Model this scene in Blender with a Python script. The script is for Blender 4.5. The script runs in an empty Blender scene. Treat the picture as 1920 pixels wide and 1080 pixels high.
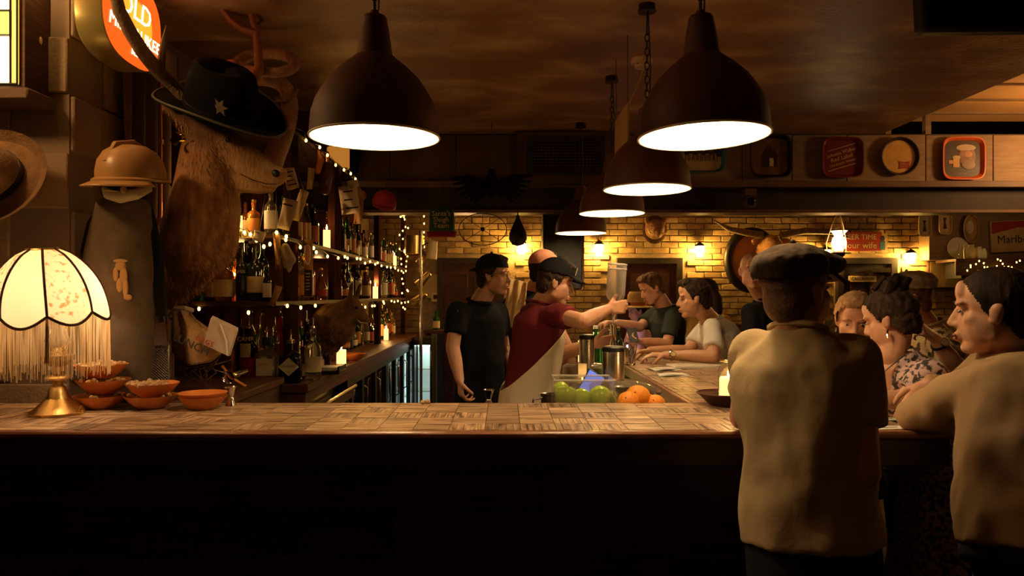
import bpy, bmesh, math, random
from mathutils import Vector as V, Matrix, Euler, Quaternion, noise
random.seed(7)
R = math.radians
S = bpy.context.scene
COL = S.collection
# ---------------------------------------------------------------- camera
CX, CY, F, CZ = 945.0, 553.0, 1350.0, 1.55
cd = bpy.data.cameras.new('camera'); cam = bpy.data.objects.new('camera', cd); COL.objects.link(cam)
cam.location = (0, 0, CZ); cam.rotation_euler = (R(90), 0, 0)
cd.sensor_width = 36; cd.lens = 36*F/1920
cd.shift_x = (960-CX)/1920; cd.shift_y = (CY-540)/1920
cd.clip_start = .05; cd.clip_end = 60
S.camera = cam
S.view_settings.view_transform = 'Standard'; S.view_settings.look = 'None'
S.view_settings.gamma = 1; S.view_settings.use_curve_mapping = False
S.view_settings.exposure = 0.32
# ---------------------------------------------------------------- world and room light
w = bpy.data.worlds.new('world'); S.world = w; w.use_nodes = True
w.node_tree.nodes['Background'].inputs[0].default_value = (.9, .45, .18, 1)
w.node_tree.nodes['Background'].inputs[1].default_value = .0012
def light(name, loc, power, col=(1, .56, .22), r=.05, kind='POINT', rot=None, size=None, spot=None):
    d = bpy.data.lights.new(name, kind); d.energy = power; d.color = col
    if kind in ('POINT', 'SPOT'): d.shadow_soft_size = r
    if kind == 'AREA': d.size = size or .3
    if spot: d.spot_size = spot; d.spot_blend = .6
    o = bpy.data.objects.new(name, d); COL.objects.link(o); o.location = loc
    if rot: o.rotation_euler = rot
    return o
WARM = (1, .55, .20)
light('fill_behind_camera', (-2.6, -.2, 2.4), 2.8, WARM, .15)  # unseen fill light added behind the camera, no fixture modelled
light('fill_behind_right', (3.4, -1.2, 2.5), 1.2, WARM, .15)  # second added fill, behind and to the right
light('lamp_left_room', (-2.2, 2.3, 2.75), 23, (1, .58, .22), .08)
light('fill_far_room', (1.3, 7.9, 2.15), 11, WARM, .12)  # added fill for the far room; no lamp hangs here
light('fill_far_left', (-.4, 7.4, 2.1), 7, WARM, .12)  # added fill for the left of the far room
light('fill_side_room', (4.9, 5.5, 2.74), 42, (1, .5, .17), .15)  # unseen light added off to the right to brighten the raised ceiling
# ---------------------------------------------------------------- helpers
def P(px, py, Y): return V(((px-CX)*Y/F, Y, CZ-(py-CY)*Y/F))
def frame(d, up=V((0, 0, 1))):
    d = d.normalized()
    if abs(d.dot(up)) > .98: up = V((1, 0, 0))
    x = up.cross(d).normalized(); y = d.cross(x)
    return x, y
def basis(x, y, z):
    return Matrix((x, y, z)).transposed()
def absloc(o):
    p = V((0, 0, 0))
    while o is not None: p = p+o.location; o = o.parent
    return p
class MB:
    def __init__(s): s.v = []; s.f = []
    def add(s, vs, fs):
        n = len(s.v); s.v += [V(q) for q in vs]; s.f += [tuple(i+n for i in q) for q in fs]; return s
    def box(s, c, d, rot=None, ch=0):
        c = V(c); hx, hy, hz = d[0]/2, d[1]/2, d[2]/2
        if ch:
            bm = bmesh.new(); bmesh.ops.create_cube(bm, size=1)
            for q in bm.verts: q.co = V((q.co.x*d[0], q.co.y*d[1], q.co.z*d[2]))
            bmesh.ops.bevel(bm, geom=bm.edges[:], offset=ch, segments=1, affect='EDGES')
            bm.verts.index_update()
            vs = [q.co.copy() for q in bm.verts]; fs = [[q.index for q in f.verts] for f in bm.faces]; bm.free()
        else:
            vs = [V((x, y, z)) for x in (-hx, hx) for y in (-hy, hy) for z in (-hz, hz)]
            fs = [(0, 1, 3, 2), (4, 6, 7, 5), (0, 4, 5, 1), (2, 3, 7, 6), (0, 2, 6, 4), (1, 5, 7, 3)]
        if rot is not None:
            m = rot if isinstance(rot, Matrix) else Euler(rot).to_matrix()
            vs = [m @ q for q in vs]
        return s.add([c+q for q in vs], fs)
    def box2(s, a, b, ch=0):
        a = V(a); b = V(b); return s.box((a+b)/2, [abs(b[i]-a[i]) for i in range(3)], None, ch)
    def tube(s, pts, r, seg=8, cap=True, flat=1.0, up=V((0, 0, 1))):
        pts = [V(p) for p in pts]; n = len(pts)
        rs = r if isinstance(r, (list, tuple)) else [r]*n
        vs = []; fs = []; px = None
        for i, p in enumerate(pts):
            d = (pts[min(i+1, n-1)]-pts[max(i-1, 0)])
            if d.length < 1e-9: d = V((0, 0, 1))
            d.normalize()
            if px is None: x, y = frame(d, up)
            else:
                x = px-d*px.dot(d)
                x = x.normalized() if x.length > 1e-6 else frame(d)[0]
                y = d.cross(x)
            px = x
            for k in range(seg):
                a = 2*math.pi*k/seg; vs.append(p+(x*math.cos(a)+y*math.sin(a)*flat)*rs[i])
        for i in range(n-1):
            for k in range(seg):
                a = i*seg+k; b = i*seg+(k+1) % seg; fs.append((a, b, b+seg, a+seg))
        if cap: fs.append(tuple(range(seg))[::-1]); fs.append(tuple(range((n-1)*seg, n*seg)))
        return s.add(vs, fs)
    def lathe(s, prof, seg=24, at=(0, 0, 0), m=None, a0=0, a1=2*math.pi, sx=1, sy=1):
        at = V(at); n = len(prof); full = abs(a1-a0-2*math.pi) < 1e-6; cols = seg if full else seg+1
        vs = []; fs = []
        for r, z in prof:
            for k in range(cols):
                a = a0+(a1-a0)*k/seg; q = V((r*math.cos(a)*sx, r*math.sin(a)*sy, z)); vs.append(at+(m @ q if m else q))
        for i in range(n-1):
            for k in range(seg):
                a = i*cols+k; b = i*cols+((k+1) % cols if full else k+1); fs.append((a, b, b+cols, a+cols))
        if full:
            if prof[0][0] > 1e-5: fs.append(tuple(range(cols))[::-1])
            if prof[-1][0] > 1e-5: fs.append(tuple(range((n-1)*cols, n*cols)))
        return s.add(vs, fs)
    def shell(s, prof, **k):  # open lathe
        n0 = len(s.f); s.lathe(prof, **k)
        s.f = [f for f in s.f[:n0]]+[f for f in s.f[n0:] if len(f) == 4]; return s
    def ell(s, c, r, m=None, seg=14, rings=9):
        c = V(c); r = V(r) if hasattr(r, '__len__') else V((r, r, r))
        vs = [V((0, 0, -1))]; fs = []
        for i in range(1, rings):
            t = math.pi*i/rings
            for k in range(seg):
                a = 2*math.pi*k/seg; vs.append(V((math.sin(t)*math.cos(a), math.sin(t)*math.sin(a), -math.cos(t))))
        vs.append(V((0, 0, 1)))
        for k in range(seg):
            fs.append((0, 1+(k+1) % seg, 1+k)); l = 1+(rings-2)*seg; fs.append((len(vs)-1, l+k, l+(k+1) % seg))
        for i in range(rings-2):
            for k in range(seg):
                a = 1+i*seg+k; b = 1+i*seg+(k+1) % seg; fs.append((a, b, b+seg, a+seg))
        vs = [V((q.x*r.x, q.y*r.y, q.z*r.z)) for q in vs]
        return s.add([c+(m @ q if m else q) for q in vs], fs)
    def cap(s, a, b, ra, rb, seg=12):
        a = V(a); b = V(b); s.ell(a, ra*1.0, None, seg, 8); s.ell(b, rb*1.0, None, seg, 8)
        return s.tube([a, b], [ra, rb], seg)
    def chain(s, pts, rs, seg=12):
        for i in range(len(pts)-1): s.cap(pts[i], pts[i+1], rs[i], rs[i+1], seg)
        return s
    def loft(s, rings, cap=True):
        n = len(rings[0]); vs = [q for r in rings for q in r]; fs = []
        for i in range(len(rings)-1):
            for k in range(n):
                a = i*n+k; b = i*n+(k+1) % n; fs.append((a, b, b+n, a+n))
        if cap: fs.append(tuple(range(n))[::-1]); fs.append(tuple(range((len(rings)-1)*n, len(rings)*n)))
        return s.add(vs, fs)
    def prism(s, pts, d, m=None, at=(0, 0, 0)):   # 2D outline in xz, thickness d in +y
        at = V(at); n = len(pts)
        vs = [V((x, 0, z)) for x, z in pts]+[V((x, d, z)) for x, z in pts]
        fs = [tuple(range(n)), tuple(range(n, 2*n))[::-1]]+[(i, i+n, (i+1) % n+n, (i+1) % n) for i in range(n)]
        return s.add([at+(m @ q if m else q) for q in vs], fs)
    def grid(s, fn, nu, nv):
        vs = [fn(i/nu, j/nv) for j in range(nv+1) for i in range(nu+1)]
        fs = [(j*(nu+1)+i, j*(nu+1)+i+1, (j+1)*(nu+1)+i+1, (j+1)*(nu+1)+i) for j in range(nv) for i in range(nu)]
        return s.add(vs, fs)
    def mesh(s, off=None, ang=40):
        me = bpy.data.meshes.new('m')
        vs = s.v if off is None else [q-off for q in s.v]
        me.from_pydata([tuple(q) for q in vs], [], s.f); me.update()
        if ang:
            me.polygons.foreach_set('use_smooth', [True]*len(me.polygons)); me.set_sharp_from_angle(angle=R(ang))
        return me
    def build(s, name, m, parent=None, world=False, ang=40, loc=None, fix=True):
        me = s.mesh(absloc(parent) if (world and parent) else None, ang)
        if fix:
            bm = bmesh.new(); bm.from_mesh(me); bmesh.ops.recalc_face_normals(bm, faces=bm.faces[:]); bm.to_mesh(me); bm.free()
        return link(name, me, m, parent, loc)
def link(name, me, m, parent=None, loc=None):
    me.name = name
    if m is not None: me.materials.append(m)
    o = bpy.data.objects.new(name, me); COL.objects.link(o)
    if parent is not None: o.parent = parent
    if loc is not None: o.location = loc
    return o
def tag(o, label, cat, group=None, kind=None):
    o['label'] = label; o['category'] = cat
    if group: o['group'] = group
    if kind: o['kind'] = kind
    return o
def thing(name, label, cat, loc=(0, 0, 0), rot=None, group=None):
    o = bpy.data.objects.new(name, None); COL.objects.link(o); o.location = loc; o.empty_display_size = .05
    if rot is not None: o.rotation_euler = rot if hasattr(rot, '__len__') else (0, 0, rot)
    return tag(o, label, cat, group)
def struct(o): o['kind'] = 'structure'; return o
def kids(o): return [c for c in COL.objects if c.parent == o]
def dup(root, loc, rot=None, label=None, group=None, ch=None):
    r = root.copy(); COL.objects.link(r); r.location = loc
    if rot is not None: r.rotation_euler = rot
    if label: r['label'] = label
    if group: r['group'] = group
    for c in (ch if ch is not None else root['_k']):
        d = c.copy(); COL.objects.link(d); d.parent = r
    return r
# ---------------------------------------------------------------- materials
_mc = {}
def mat(name, c, c2=None, rough=.5, metal=0, scale=8, stretch=(1, 1, 1), bump=0, bscale=None, detail=5, lo=.35, hi=.65,
        emit=0, ecol=None, trans=0, ior=1.45, coat=0, rnd=0, sub=0, alpha=1, sheen=0, wave=None, bdist=.01, spec=.5):
    m = bpy.data.materials.new(name); m.use_nodes = True; nt = m.node_tree; N = nt.nodes; L = nt.links
    b = N['Principled BSDF']; I = b.inputs
    c = tuple(c)+(1,); I['Base Color'].default_value = c
    I['Roughness'].default_value = rough; I['Metallic'].default_value = metal
    I['Transmission Weight'].default_value = trans; I['IOR'].default_value = ior; I['Coat Weight'].default_value = coat
    I['Alpha'].default_value = alpha; I['Sheen Weight'].default_value = sheen; I['Specular IOR Level'].default_value = spec
    if sub: I['Subsurface Weight'].default_value = sub; I['Subsurface Scale'].default_value = .01; I['Subsurface Radius'].default_value = (1, .35, .2)
    if emit:
        I['Emission Color'].default_value = tuple(ecol or c[:3])+(1,); I['Emission Strength'].default_value = emit
    tc = mp = None
    def coords():
        nonlocal tc, mp
        if mp is None:
            tc = N.new('ShaderNodeTexCoord'); mp = N.new('ShaderNodeMapping'); L.new(tc.outputs['Object'], mp.inputs[0])
            mp.inputs['Scale'].default_value = stretch
            if rnd:
                oi = N.new('ShaderNodeObjectInfo'); mm = N.new('ShaderNodeVectorMath'); mm.operation = 'SCALE'
                cv = N.new('ShaderNodeCombineXYZ')
                for k in range(3): L.new(oi.outputs['Random'], cv.inputs[k])
                L.new(cv.outputs[0], mm.inputs[0]); mm.inputs['Scale'].default_value = 37; L.new(mm.outputs[0], mp.inputs['Location'])
        return mp.outputs[0]
    colout = None
    if c2 is not None:
        if wave:
            n = N.new('ShaderNodeTexWave'); n.bands_direction = wave; n.inputs['Scale'].default_value = scale
            n.inputs['Distortion'].default_value = 4; n.inputs['Detail'].default_value = 3
        else:
            n = N.new('ShaderNodeTexNoise'); n.inputs['Scale'].default_value = scale; n.inputs['Detail'].default_value = detail
        L.new(coords(), n.inputs['Vector'])
        rp = N.new('ShaderNodeValToRGB'); rp.color_ramp.elements[0].position = lo; rp.color_ramp.elements[1].position = hi
        rp.color_ramp.elements[0].color = c; rp.color_ramp.elements[1].color = tuple(c2)+(1,)
        L.new(n.outputs[0], rp.inputs[0]); colout = rp.outputs[0]
    if rnd:
        oi = N.new('ShaderNodeObjectInfo'); mr = N.new('ShaderNodeMapRange')
        mr.inputs['To Min'].default_value = 1-rnd; mr.inputs['To Max'].default_value = 1+rnd; L.new(oi.outputs['Random'], mr.inputs[0])
        hs = N.new('ShaderNodeHueSaturation'); L.new(mr.outputs[0], hs.inputs['Value'])
        if colout: L.new(colout, hs.inputs['Color'])
        else: hs.inputs['Color'].default_value = c
        colout = hs.outputs[0]
    if colout: L.new(colout, I['Base Color'])
    if bump:
        n = N.new('ShaderNodeTexNoise'); n.inputs['Scale'].default_value = bscale or scale*3; n.inputs['Detail'].default_value = 5
        L.new(coords(), n.inputs['Vector']); bp = N.new('ShaderNodeBump'); bp.inputs['Strength'].default_value = bump
        bp.inputs['Distance'].default_value = bdist; L.new(n.outputs[0], bp.inputs['Height']); L.new(bp.outputs[0], I['Normal'])
    return m
def glow(name, c, s): return mat(name, (0, 0, 0), emit=s, ecol=c)
M = dict(
 brick=mat('brick', (.32, .20, .085), (.52, .36, .17), rough=.85, scale=9, bump=.5, bscale=60, rnd=.4),
 mortar=mat('mortar', (.34, .25, .16), (.26, .18, .11), rough=.95, scale=20, bump=.4),
 block=mat('block', (.23, .15, .085), (.30, .20, .11), rough=.7, scale=6, bump=.5, bscale=90, rnd=.15),
 blockm=mat('block_joint', (.20, .13, .08), rough=.9),
 ceil=mat('ceiling', (.26, .135, .068), (.56, .38, .20), rough=.42, scale=2.2, stretch=(1, 1.6, 1), lo=.46, hi=.72, bump=.4, bscale=34, detail=12),
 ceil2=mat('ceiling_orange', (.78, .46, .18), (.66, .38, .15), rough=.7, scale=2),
 floor=mat('floor', (.03, .018, .012), (.05, .03, .02), rough=.85, scale=6, spec=.08),
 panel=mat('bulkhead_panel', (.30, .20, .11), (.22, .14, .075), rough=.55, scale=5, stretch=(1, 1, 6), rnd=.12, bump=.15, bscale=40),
 ledge=mat('bulkhead_ledge', (.17, .095, .05), (.12, .065, .035), rough=.5, scale=5),
 beam=mat('beam_dark', (.02, .013, .012), (.032, .02, .016), rough=.6, scale=6),
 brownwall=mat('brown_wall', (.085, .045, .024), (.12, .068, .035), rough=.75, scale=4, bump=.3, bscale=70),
 darkwood=mat('dark_wood', (.045, .020, .012), (.075, .033, .019), rough=.55, spec=.2, scale=5, stretch=(1, 1, 9), bump=.2, rnd=.2),
 redwood=mat('red_wood', (.10, .032, .017), (.055, .018, .011), rough=.45, spec=.25, scale=6, stretch=(1, 7, 1), bump=.15),
 frontwood=mat('bar_front_board', (.028, .014, .015), (.045, .02, .02), rough=.42, scale=4, stretch=(1, 6, 14), bump=.2, rnd=.25),
 parquet=mat('parquet', (.15, .07, .036), (.56, .38, .23), rough=.36, scale=24, stretch=(.3, 3, 1), bump=.35, bscale=60, rnd=.3, lo=.36, hi=.62, bdist=.004),
 parquetY=mat('parquet_cross', (.10, .045, .025), (.50, .33, .20), rough=.36, scale=24, stretch=(3, .3, 1), bump=.35, bscale=60, rnd=.3, lo=.36, hi=.62, bdist=.004),
 baredge=mat('bar_edge', (.15, .05, .025), (.26, .115, .055), rough=.3, scale=9, stretch=(.3, 3, 3)),
 black=mat('black_paint', (.008, .007, .007), rough=.45), blackcloth=mat('black_cloth', (.006, .0055, .006), rough=.95, spec=.15, bump=.3, bscale=40),
 lampout=mat('lamp_enamel', (.085, .030, .014), (.12, .045, .02), rough=.6, spec=.3, scale=7, bump=.05),
 lampin=mat('lamp_white_enamel', (.80, .74, .60), (.62, .48, .30), rough=.45, scale=30, lo=.66, hi=.78, detail=2),
 chain=mat('dark_iron', (.05, .03, .022), rough=.45, metal=.8), steel=mat('steel', (.62, .58, .52), (.5, .46, .42), rough=.25, metal=1, scale=3, stretch=(30, 30, .5)),
 chrome=mat('chrome', (.8, .78, .74), rough=.12, metal=1), brass=mat('brass', (.74, .55, .24), (.60, .40, .14), rough=.32, metal=1, scale=8),
 copper=mat('copper', (.55, .24, .11), rough=.3, metal=1),
 glass=mat('clear_glass', (.95, .97, .95), rough=.03, trans=1), glassf=mat('smoky_plastic', (.22, .17, .11), rough=.08, alpha=.45),
 glassg=mat('green_glass', (.05, .35, .06), rough=.04, trans=.9), darkgreen=mat('dark_green_glass', (.012, .022, .010), rough=.06, coat=.5),
 amber=mat('amber_liquor', (.62, .24, .04), rough=.05, trans=.75), redliq=mat('red_liqueur', (.62, .015, .02), rough=.05, trans=.55),
 blackglass=mat('black_glass', (.006, .006, .008), rough=.06), brownglass=mat('brown_glass', (.14, .045, .012), rough=.05, trans=.5),
 clearliq=mat('pale_spirit', (.86, .82, .62), rough=.04, trans=.92),
 paper=mat('paper', (.62, .52, .40), (.54, .45, .34), rough=.9, scale=12), white=mat('white_paint', (.75, .72, .66), rough=.6),
 cream=mat('cream_label', (.66, .53, .30), (.56, .43, .22), rough=.8, scale=20), ink=mat('ink', (.02, .018, .02), rough=.7), inkred=mat('ink_red', (.35, .03, .025), rough=.7),
 bowl=mat('terracotta', (.60, .20, .045), (.48, .145, .03), rough=.38, scale=8), nut=mat('peanut_shell', (.58, .36, .17), (.46, .27, .12), rough=.75, scale=60, bump=.5, rnd=.2),
 skin=mat('skin', (.56, .29, .18), (.62, .33, .21), rough=.5, scale=14, sub=.12), skin2=mat('skin_tan', (.50, .265, .145), (.54, .29, .165), rough=.5, scale=14, sub=.12),
 lips=mat('lips', (.42, .14, .11), rough=.45), eyew=mat('eye_white', (.45, .40, .35), rough=.2), iris=mat('iris', (.03, .018, .012), rough=.15),
 hairdark=mat('hair_dark', (.018, .011, .008), (.04, .022, .014), rough=.8, spec=.15, scale=30, stretch=(1, 1, .2), bump=.6, bscale=60),
 hairbrown=mat('hair_brown', (.07, .034, .018), (.12, .06, .032), rough=.8, spec=.15, scale=30, stretch=(1, 1, .2), bump=.6, bscale=60),
 hairblond=mat('hair_blond', (.28, .15, .07), (.42, .25, .12), rough=.8, spec=.15, scale=30, stretch=(1, 1, .2), bump=.6, bscale=60),
 stubble=mat('hair_cropped', (.16, .085, .05), (.26, .14, .085), rough=.75, scale=160, bump=.4, bscale=200),
)
# ================================================================ ROOM
def sbox(name, a, b, m, ch=0):
    return struct(MB().box2(a, b, ch).build(name, m))
sbox('floor', (-5, -3.2, -.1), (7.5, 10.4, 0), M['floor'])
sbox('ceiling', (-5, -3.2, 2.96), (3.31, 10.2, 3.06), M['ceil'])
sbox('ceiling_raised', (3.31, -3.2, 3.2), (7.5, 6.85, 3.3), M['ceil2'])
sbox('ceiling_rear', (3.31, 6.95, 2.96), (7.5, 10.2, 3.06), M['brownwall'])
sbox('trim_1', (3.312, -3.2, 3.0), (3.36, 6.85, 3.2), M['beam'])
sbox('wall_right', (7.4, -3.2, 0), (7.5, 10.4, 3.3), M['brownwall'])
sbox('wall_behind', (-5, -3.3, 0), (7.5, -3.2, 3.3), M['brownwall'])
# block wall that faces the camera on the left, and its return along the back bar
bw = struct(MB().box2((-5, 3.1, 0), (-1.872, 3.28, 2.96)).build('wall_front_left', M['blockm']))
lw = struct(MB().box2((-2.06, 3.28, 0), (-1.872, 10.1, 2.96)).build('wall_left', M['blockm']))
bmsh = MB().box((0, 0, 0), (.486, .02, .238), ch=.006).mesh()
bmshY = MB().box((0, 0, 0), (.02, .486, .238), ch=.006).mesh()
bmsh.materials.append(M['block']); bmshY.materials.append(M['block'])
def inst(name, me, parent, loc, rot=None, scale=None):
    o = bpy.data.objects.new(name, me); COL.objects.link(o); o.parent = parent; o.location = loc
    if rot is not None: o.rotation_euler = rot
    if scale is not None: o.scale = scale
    return o
for c in range(12):
    z = .052+.124+c*.248-.248*.48
    if z > 2.9: continue
    for k in range(3):
        x = -2.115-.5*k-(.25 if c % 2 else 0)
        inst('block', bmsh, bw, (x, 3.092, z))
    if not c % 2: pass
    for k in range(3):
        inst('block', bmshY, lw, (-1.865, 3.35+.5*k-(.25 if c % 2 else 0)+.25, z))
# brick back wall
YB = 10.0
wb = struct(MB().box2((-1.87, YB, 0), (7.4, YB+.2, 2.96)).build('wall_back', M['mortar']))
doors = [(-.92, -.0, 2.06), (1.56, 2.46, 2.06), (4.60, 5.42, 2.06)]
brm = MB().box((0, 0, 0), (.228, .03, .071), ch=.005).mesh(); brm.materials.append(M['brick'])
rest = MB(); cnt = 0
for c in range(34):
    z = .05+c*.0845
    for k in range(39):
        x = -1.75+k*.238+(.119 if c % 2 else 0)
        if x > 7.3 or any(a-.16 < x < b+.16 and z < t+.09 for a, b, t in doors): continue
        jx, jy, jz = random.uniform(-.004, .004), random.uniform(-.006, .004), random.uniform(-.003, .003)
        if 1.62 < z < 2.66 and -.9 < x < 6.4 and cnt < 300 and not (.3 < x < .75):
            inst('brick', brm, wb, (x+jx, YB-.012+jy, z+jz)); cnt += 1
        else: rest.box((x+jx, YB-.012+jy, z+jz), (.228, .03, .071))
ro = rest.build('brick_rest', M['brick'], wb); ro.name = 'brickwork'; ro['kind'] = 'stuff'
for i, (a, b, t) in enumerate(doors):
    d = struct(MB().box2((a+.07, YB-.05, 0), (b-.07, YB-.005, t-.07), .004).build('door_%d' % (i+1), M['redwood'] if i < 2 else M['beam']))
    fr = MB().box2((a, YB-.09, 0), (a+.08, YB, t)).box2((b-.08, YB-.09, 0), (b, YB, t)).box2((a+.08, YB-.09, t-.08), (b-.08, YB, t))
    fr.build('door_frame', M['beam'], d)
    pn = MB()
    for z0, z1 in ((.2, .9), (1.05, t-.22)):
        pn.box2((a+.18, YB-.062, z0), ((a+b)/2-.04, YB-.05, z1), .004).box2(((a+b)/2+.04, YB-.062, z0), (b-.18, YB-.05, z1), .004)
    pn.build('door_panel', M['darkwood'], d)
    MB().ell((b-.14, YB-.1, 1.0), .028).tube([(b-.14, YB-.1, 1), (b-.14, YB-.05, 1)], .01).build('door_handle', M['brass'], d)
    if i == 2:
        MB().box2((b-.36, YB-.13, t-.2), (b-.12, YB-.06, t-.14)).tube([(b-.34, YB-.1, t-.16), (b-.6, YB-.1, t-.2)], .01).build('door_closer', M['steel'], d)
# bulkhead across the room with its boards, ledge and beam
YK = 6.3
bk = sbox('wall_bulkhead', (-1.87, YK+.012, 2.53), (7.4, YK+.2, 2.96), M['beam'])
for a, b in ((-1.86, -1.0), (-1.0, -.42), (-.42, .19), (.19, .93), (.93, 1.5), (1.5, 2.085), (2.085, 2.52), (2.52, 3.0), (3.0, 3.69), (3.69, 4.28), (4.28, 4.9), (4.9, 5.6), (5.6, 6.4), (6.4, 7.3)):
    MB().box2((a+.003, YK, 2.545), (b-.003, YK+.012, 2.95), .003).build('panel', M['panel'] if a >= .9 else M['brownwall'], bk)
sbox('trim_2', (-1.87, YK-.06, 2.485), (7.4, YK+.2, 2.54), M['ledge'], .004)
sbox('beam', (-1.87, YK+.04, 2.30), (7.4, YK+.2, 2.484), M['beam'])
sbox('trim_3', (-1.87, YK-.0, 2.27), (7.4, YK+.22, 2.298), M['ledge'], .003)
for x in (3.35, 3.70): sbox('trim_4', (x, YK+.02, 2.96), (x+.05, YK+.07, 3.14), M['panel'])
# duct box with the grille
vg = thing('air_vent', 'wide metal air vent grille on the duct box left of the pendant row', 'vent', (.53, 6.16, 2.735))
MB().box2((-.42, 0, -.23), (.42, .13, .22), .01).build('duct_box', M['brownwall'], vg)
fr = MB()
for a, b in (((-.33, -.02, .12), (.33, 0, .16)), ((-.33, -.02, -.16), (.33, 0, -.12)), ((-.33, -.02, -.12), (-.285, 0, .12)), ((.285, -.02, -.12), (.33, 0, .12))): fr.box2(a, b)
fr.build('vent_frame', M['beam'], vg)
MB().box2((-.285, -.004, -.12), (.285, -.002, .12)).build('vent_backing', M['black'], vg)
for k in range(9): MB().box((0, -.012, -.105+k*.026), (.57, .006, .0035)).build('grille_bar', M['ledge'], vg)
for k in range(18): MB().box((-.27+k*.0318, -.009, 0), (.003, .005, .24)).build('grille_bar', M['ledge'], vg)
hb = thing('hanging_cabinet', 'tall narrow black cabinet hanging under the air vent', 'cabinet', (.60, 6.6, 1.6))
MB().box2((-.25, -.15, .0), (.10, .15, .68), .008).build('body', M['black'], hb)
MB().box2((.10, -.13, .02), (.12, .13, .66), .004).build('side_panel', M['darkwood'], hb)
MB().tube([(-.1, 0, .68), (-.1, 0, .74)], .03).build('bracket', M['chain'], hb)
# ================================================================ BAR
ZB = 1.10
bar = thing('bar_counter', 'long L-shaped wooden bar counter with a parquet top and dark board front', 'bar counter', (0, 2.36, 0))
def bb(name, a, b, m, ch=.004): return MB().box2(a, b, ch).build(name, m, bar, world=True)
bb('counter_slab', (-2.6, 2.40, 1.03), (1.455, 3.0, ZB-.008), M['redwood'])
bb('counter_slab', (.79, 3.0, 1.03), (1.455, 5.5, ZB-.008), M['redwood'])
bb('edge_trim', (-2.6, 2.36, 1.075), (1.48, 2.40, ZB+.001), M['baredge'], .008)
bb('edge_trim', (1.455, 2.40, 1.075), (1.48, 5.5, ZB+.001), M['baredge'], .006)
bb('edge_trim', (.767, 3.0, 1.04), (.79, 5.5, ZB), M['baredge'], .004)
bb('edge_trim', (-2.6, 2.985, 1.04), (.767, 3.005, ZB), M['baredge'], .004)
bb('fascia', (-2.6, 2.372, .985), (1.472, 2.41, 1.075), M['frontwood'], .004)
bb('fascia', (1.44, 2.41, .985), (1.472, 5.5, 1.075), M['frontwood'], .004)
for r in range(6):
    x = -2.6-(.5 if r % 2 else 0); z1 = .975-r*.163
    while x < 1.2:
        x1 = min(x+1.36, 1.2)
        if x1 > -2.6 and x1-max(x, -2.6) > .05: bb('plank', (max(x, -2.6)+.002, 2.46+random.uniform(0, .006), max(z1-.16, .005)), (x1-.002, 2.50, z1), M['frontwood'], .003)
        x = x1
bb('end_panel', (1.2, 2.46, 0), (1.24, 5.5, .98), M['frontwood'])
bb('inner_panel', (.80, 3.0, 0), (.83, 5.5, 1.03), M['black']); bb('inner_panel', (-1.2, 2.93, 0), (.80, 2.96, 1.03), M['black'])
def ptile(w, l, cross):
    res = []
    for q in range(4):
        m = MB()
        for k in range(5):
            s = (-.5+(k+.5)/5); h = random.uniform(-.0008, .0008)
            if not cross: m.box((0, s*l, h), (w-.002, l/5-.0016, .008))
            else: m.box((s*w, 0, h), (w/5-.0016, l-.002, .008))
        me = m.mesh(ang=0); me.materials.append(M['parquetY' if cross else 'parquet']); res.append(me)
    return res
pa = ptile(.12, .117, False); pb = ptile(.12, .117, True)
for i in range(33):
    for j in range(5):
        cr = random.random() < (.3 if i > 3 else .5)
        inst('parquet_tile', random.choice(pb if cr else pa), bar, (-2.535+i*.1205, .10+j*.1175, ZB-.004))
pc = ptile(.131, .13, False); pd = ptile(.131, .13, True)
for i in range(5):
    for j in range(19):
        inst('parquet_tile', random.choice(pd if random.random() < .3 else pc), bar, (.857+i*.133, .71+j*.1312, ZB-.004))
# ================================================================ PENDANTS
K = .42/242
prof = [(121, 0), (120, 8), (119.3, 20), (117, 43), (110, 65), (97, 88), (83, 108), (63, 128), (46, 142), (37, 150)]
def pend_meshes():
    o = MB().shell([(r*K, z*K) for r, z in prof]+[(34.5*K, 151*K)], seg=48)
    i = MB().shell([((r-1.6)*K, z*K) for r, z in prof]+[(0.001, 148*K)], seg=48)
    rim = MB(); rim.tube([(math.cos(a)*120.4*K, math.sin(a)*120.4*K, 0) for a in [2*math.pi*k/48 for k in range(49)]], 2.2*K, 8)
    n = MB().lathe([(34.5*K, 150*K), (33*K, 156*K), (27*K, 200*K), (23*K, 219*K), (23.5*K, 221*K), (20*K, 226*K), (9*K, 229*K), (8*K, 236*K)], seg=32)
    c = MB()
    for k in range(11):
        z = 236*K+.02+k*.034; ax = V((1, 0, 0)) if k % 2 else V((0, 1, 0))
        c.tube([V((0, 0, z))+ax*.010*math.cos(a)+V((0, 0, .022))*math.sin(a) for a in [2*math.pi*q/12 for q in range(13)]], .003, 5, False)
    h = MB().lathe([(.028, 148*K), (.03, .22), (.02, .185), (.02, .175)], seg=16)
    b = MB().ell((0, 0, .135), (.042, .042, .05), None, 16, 10)
    return o, i, rim, n, c, h, b
M['bulb'] = glow('bulb', (1, .70, .37), 235)
pls = ['large dark pendant lamp over the left of the bar', 'nearest dark pendant lamp of the row over the right of the bar', 'second dark pendant lamp of the receding row',
       'third dark pendant lamp of the receding row', 'farthest and smallest dark pendant lamp of the receding row']
pmeshes = [q.mesh() for q in pend_meshes()]
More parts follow.
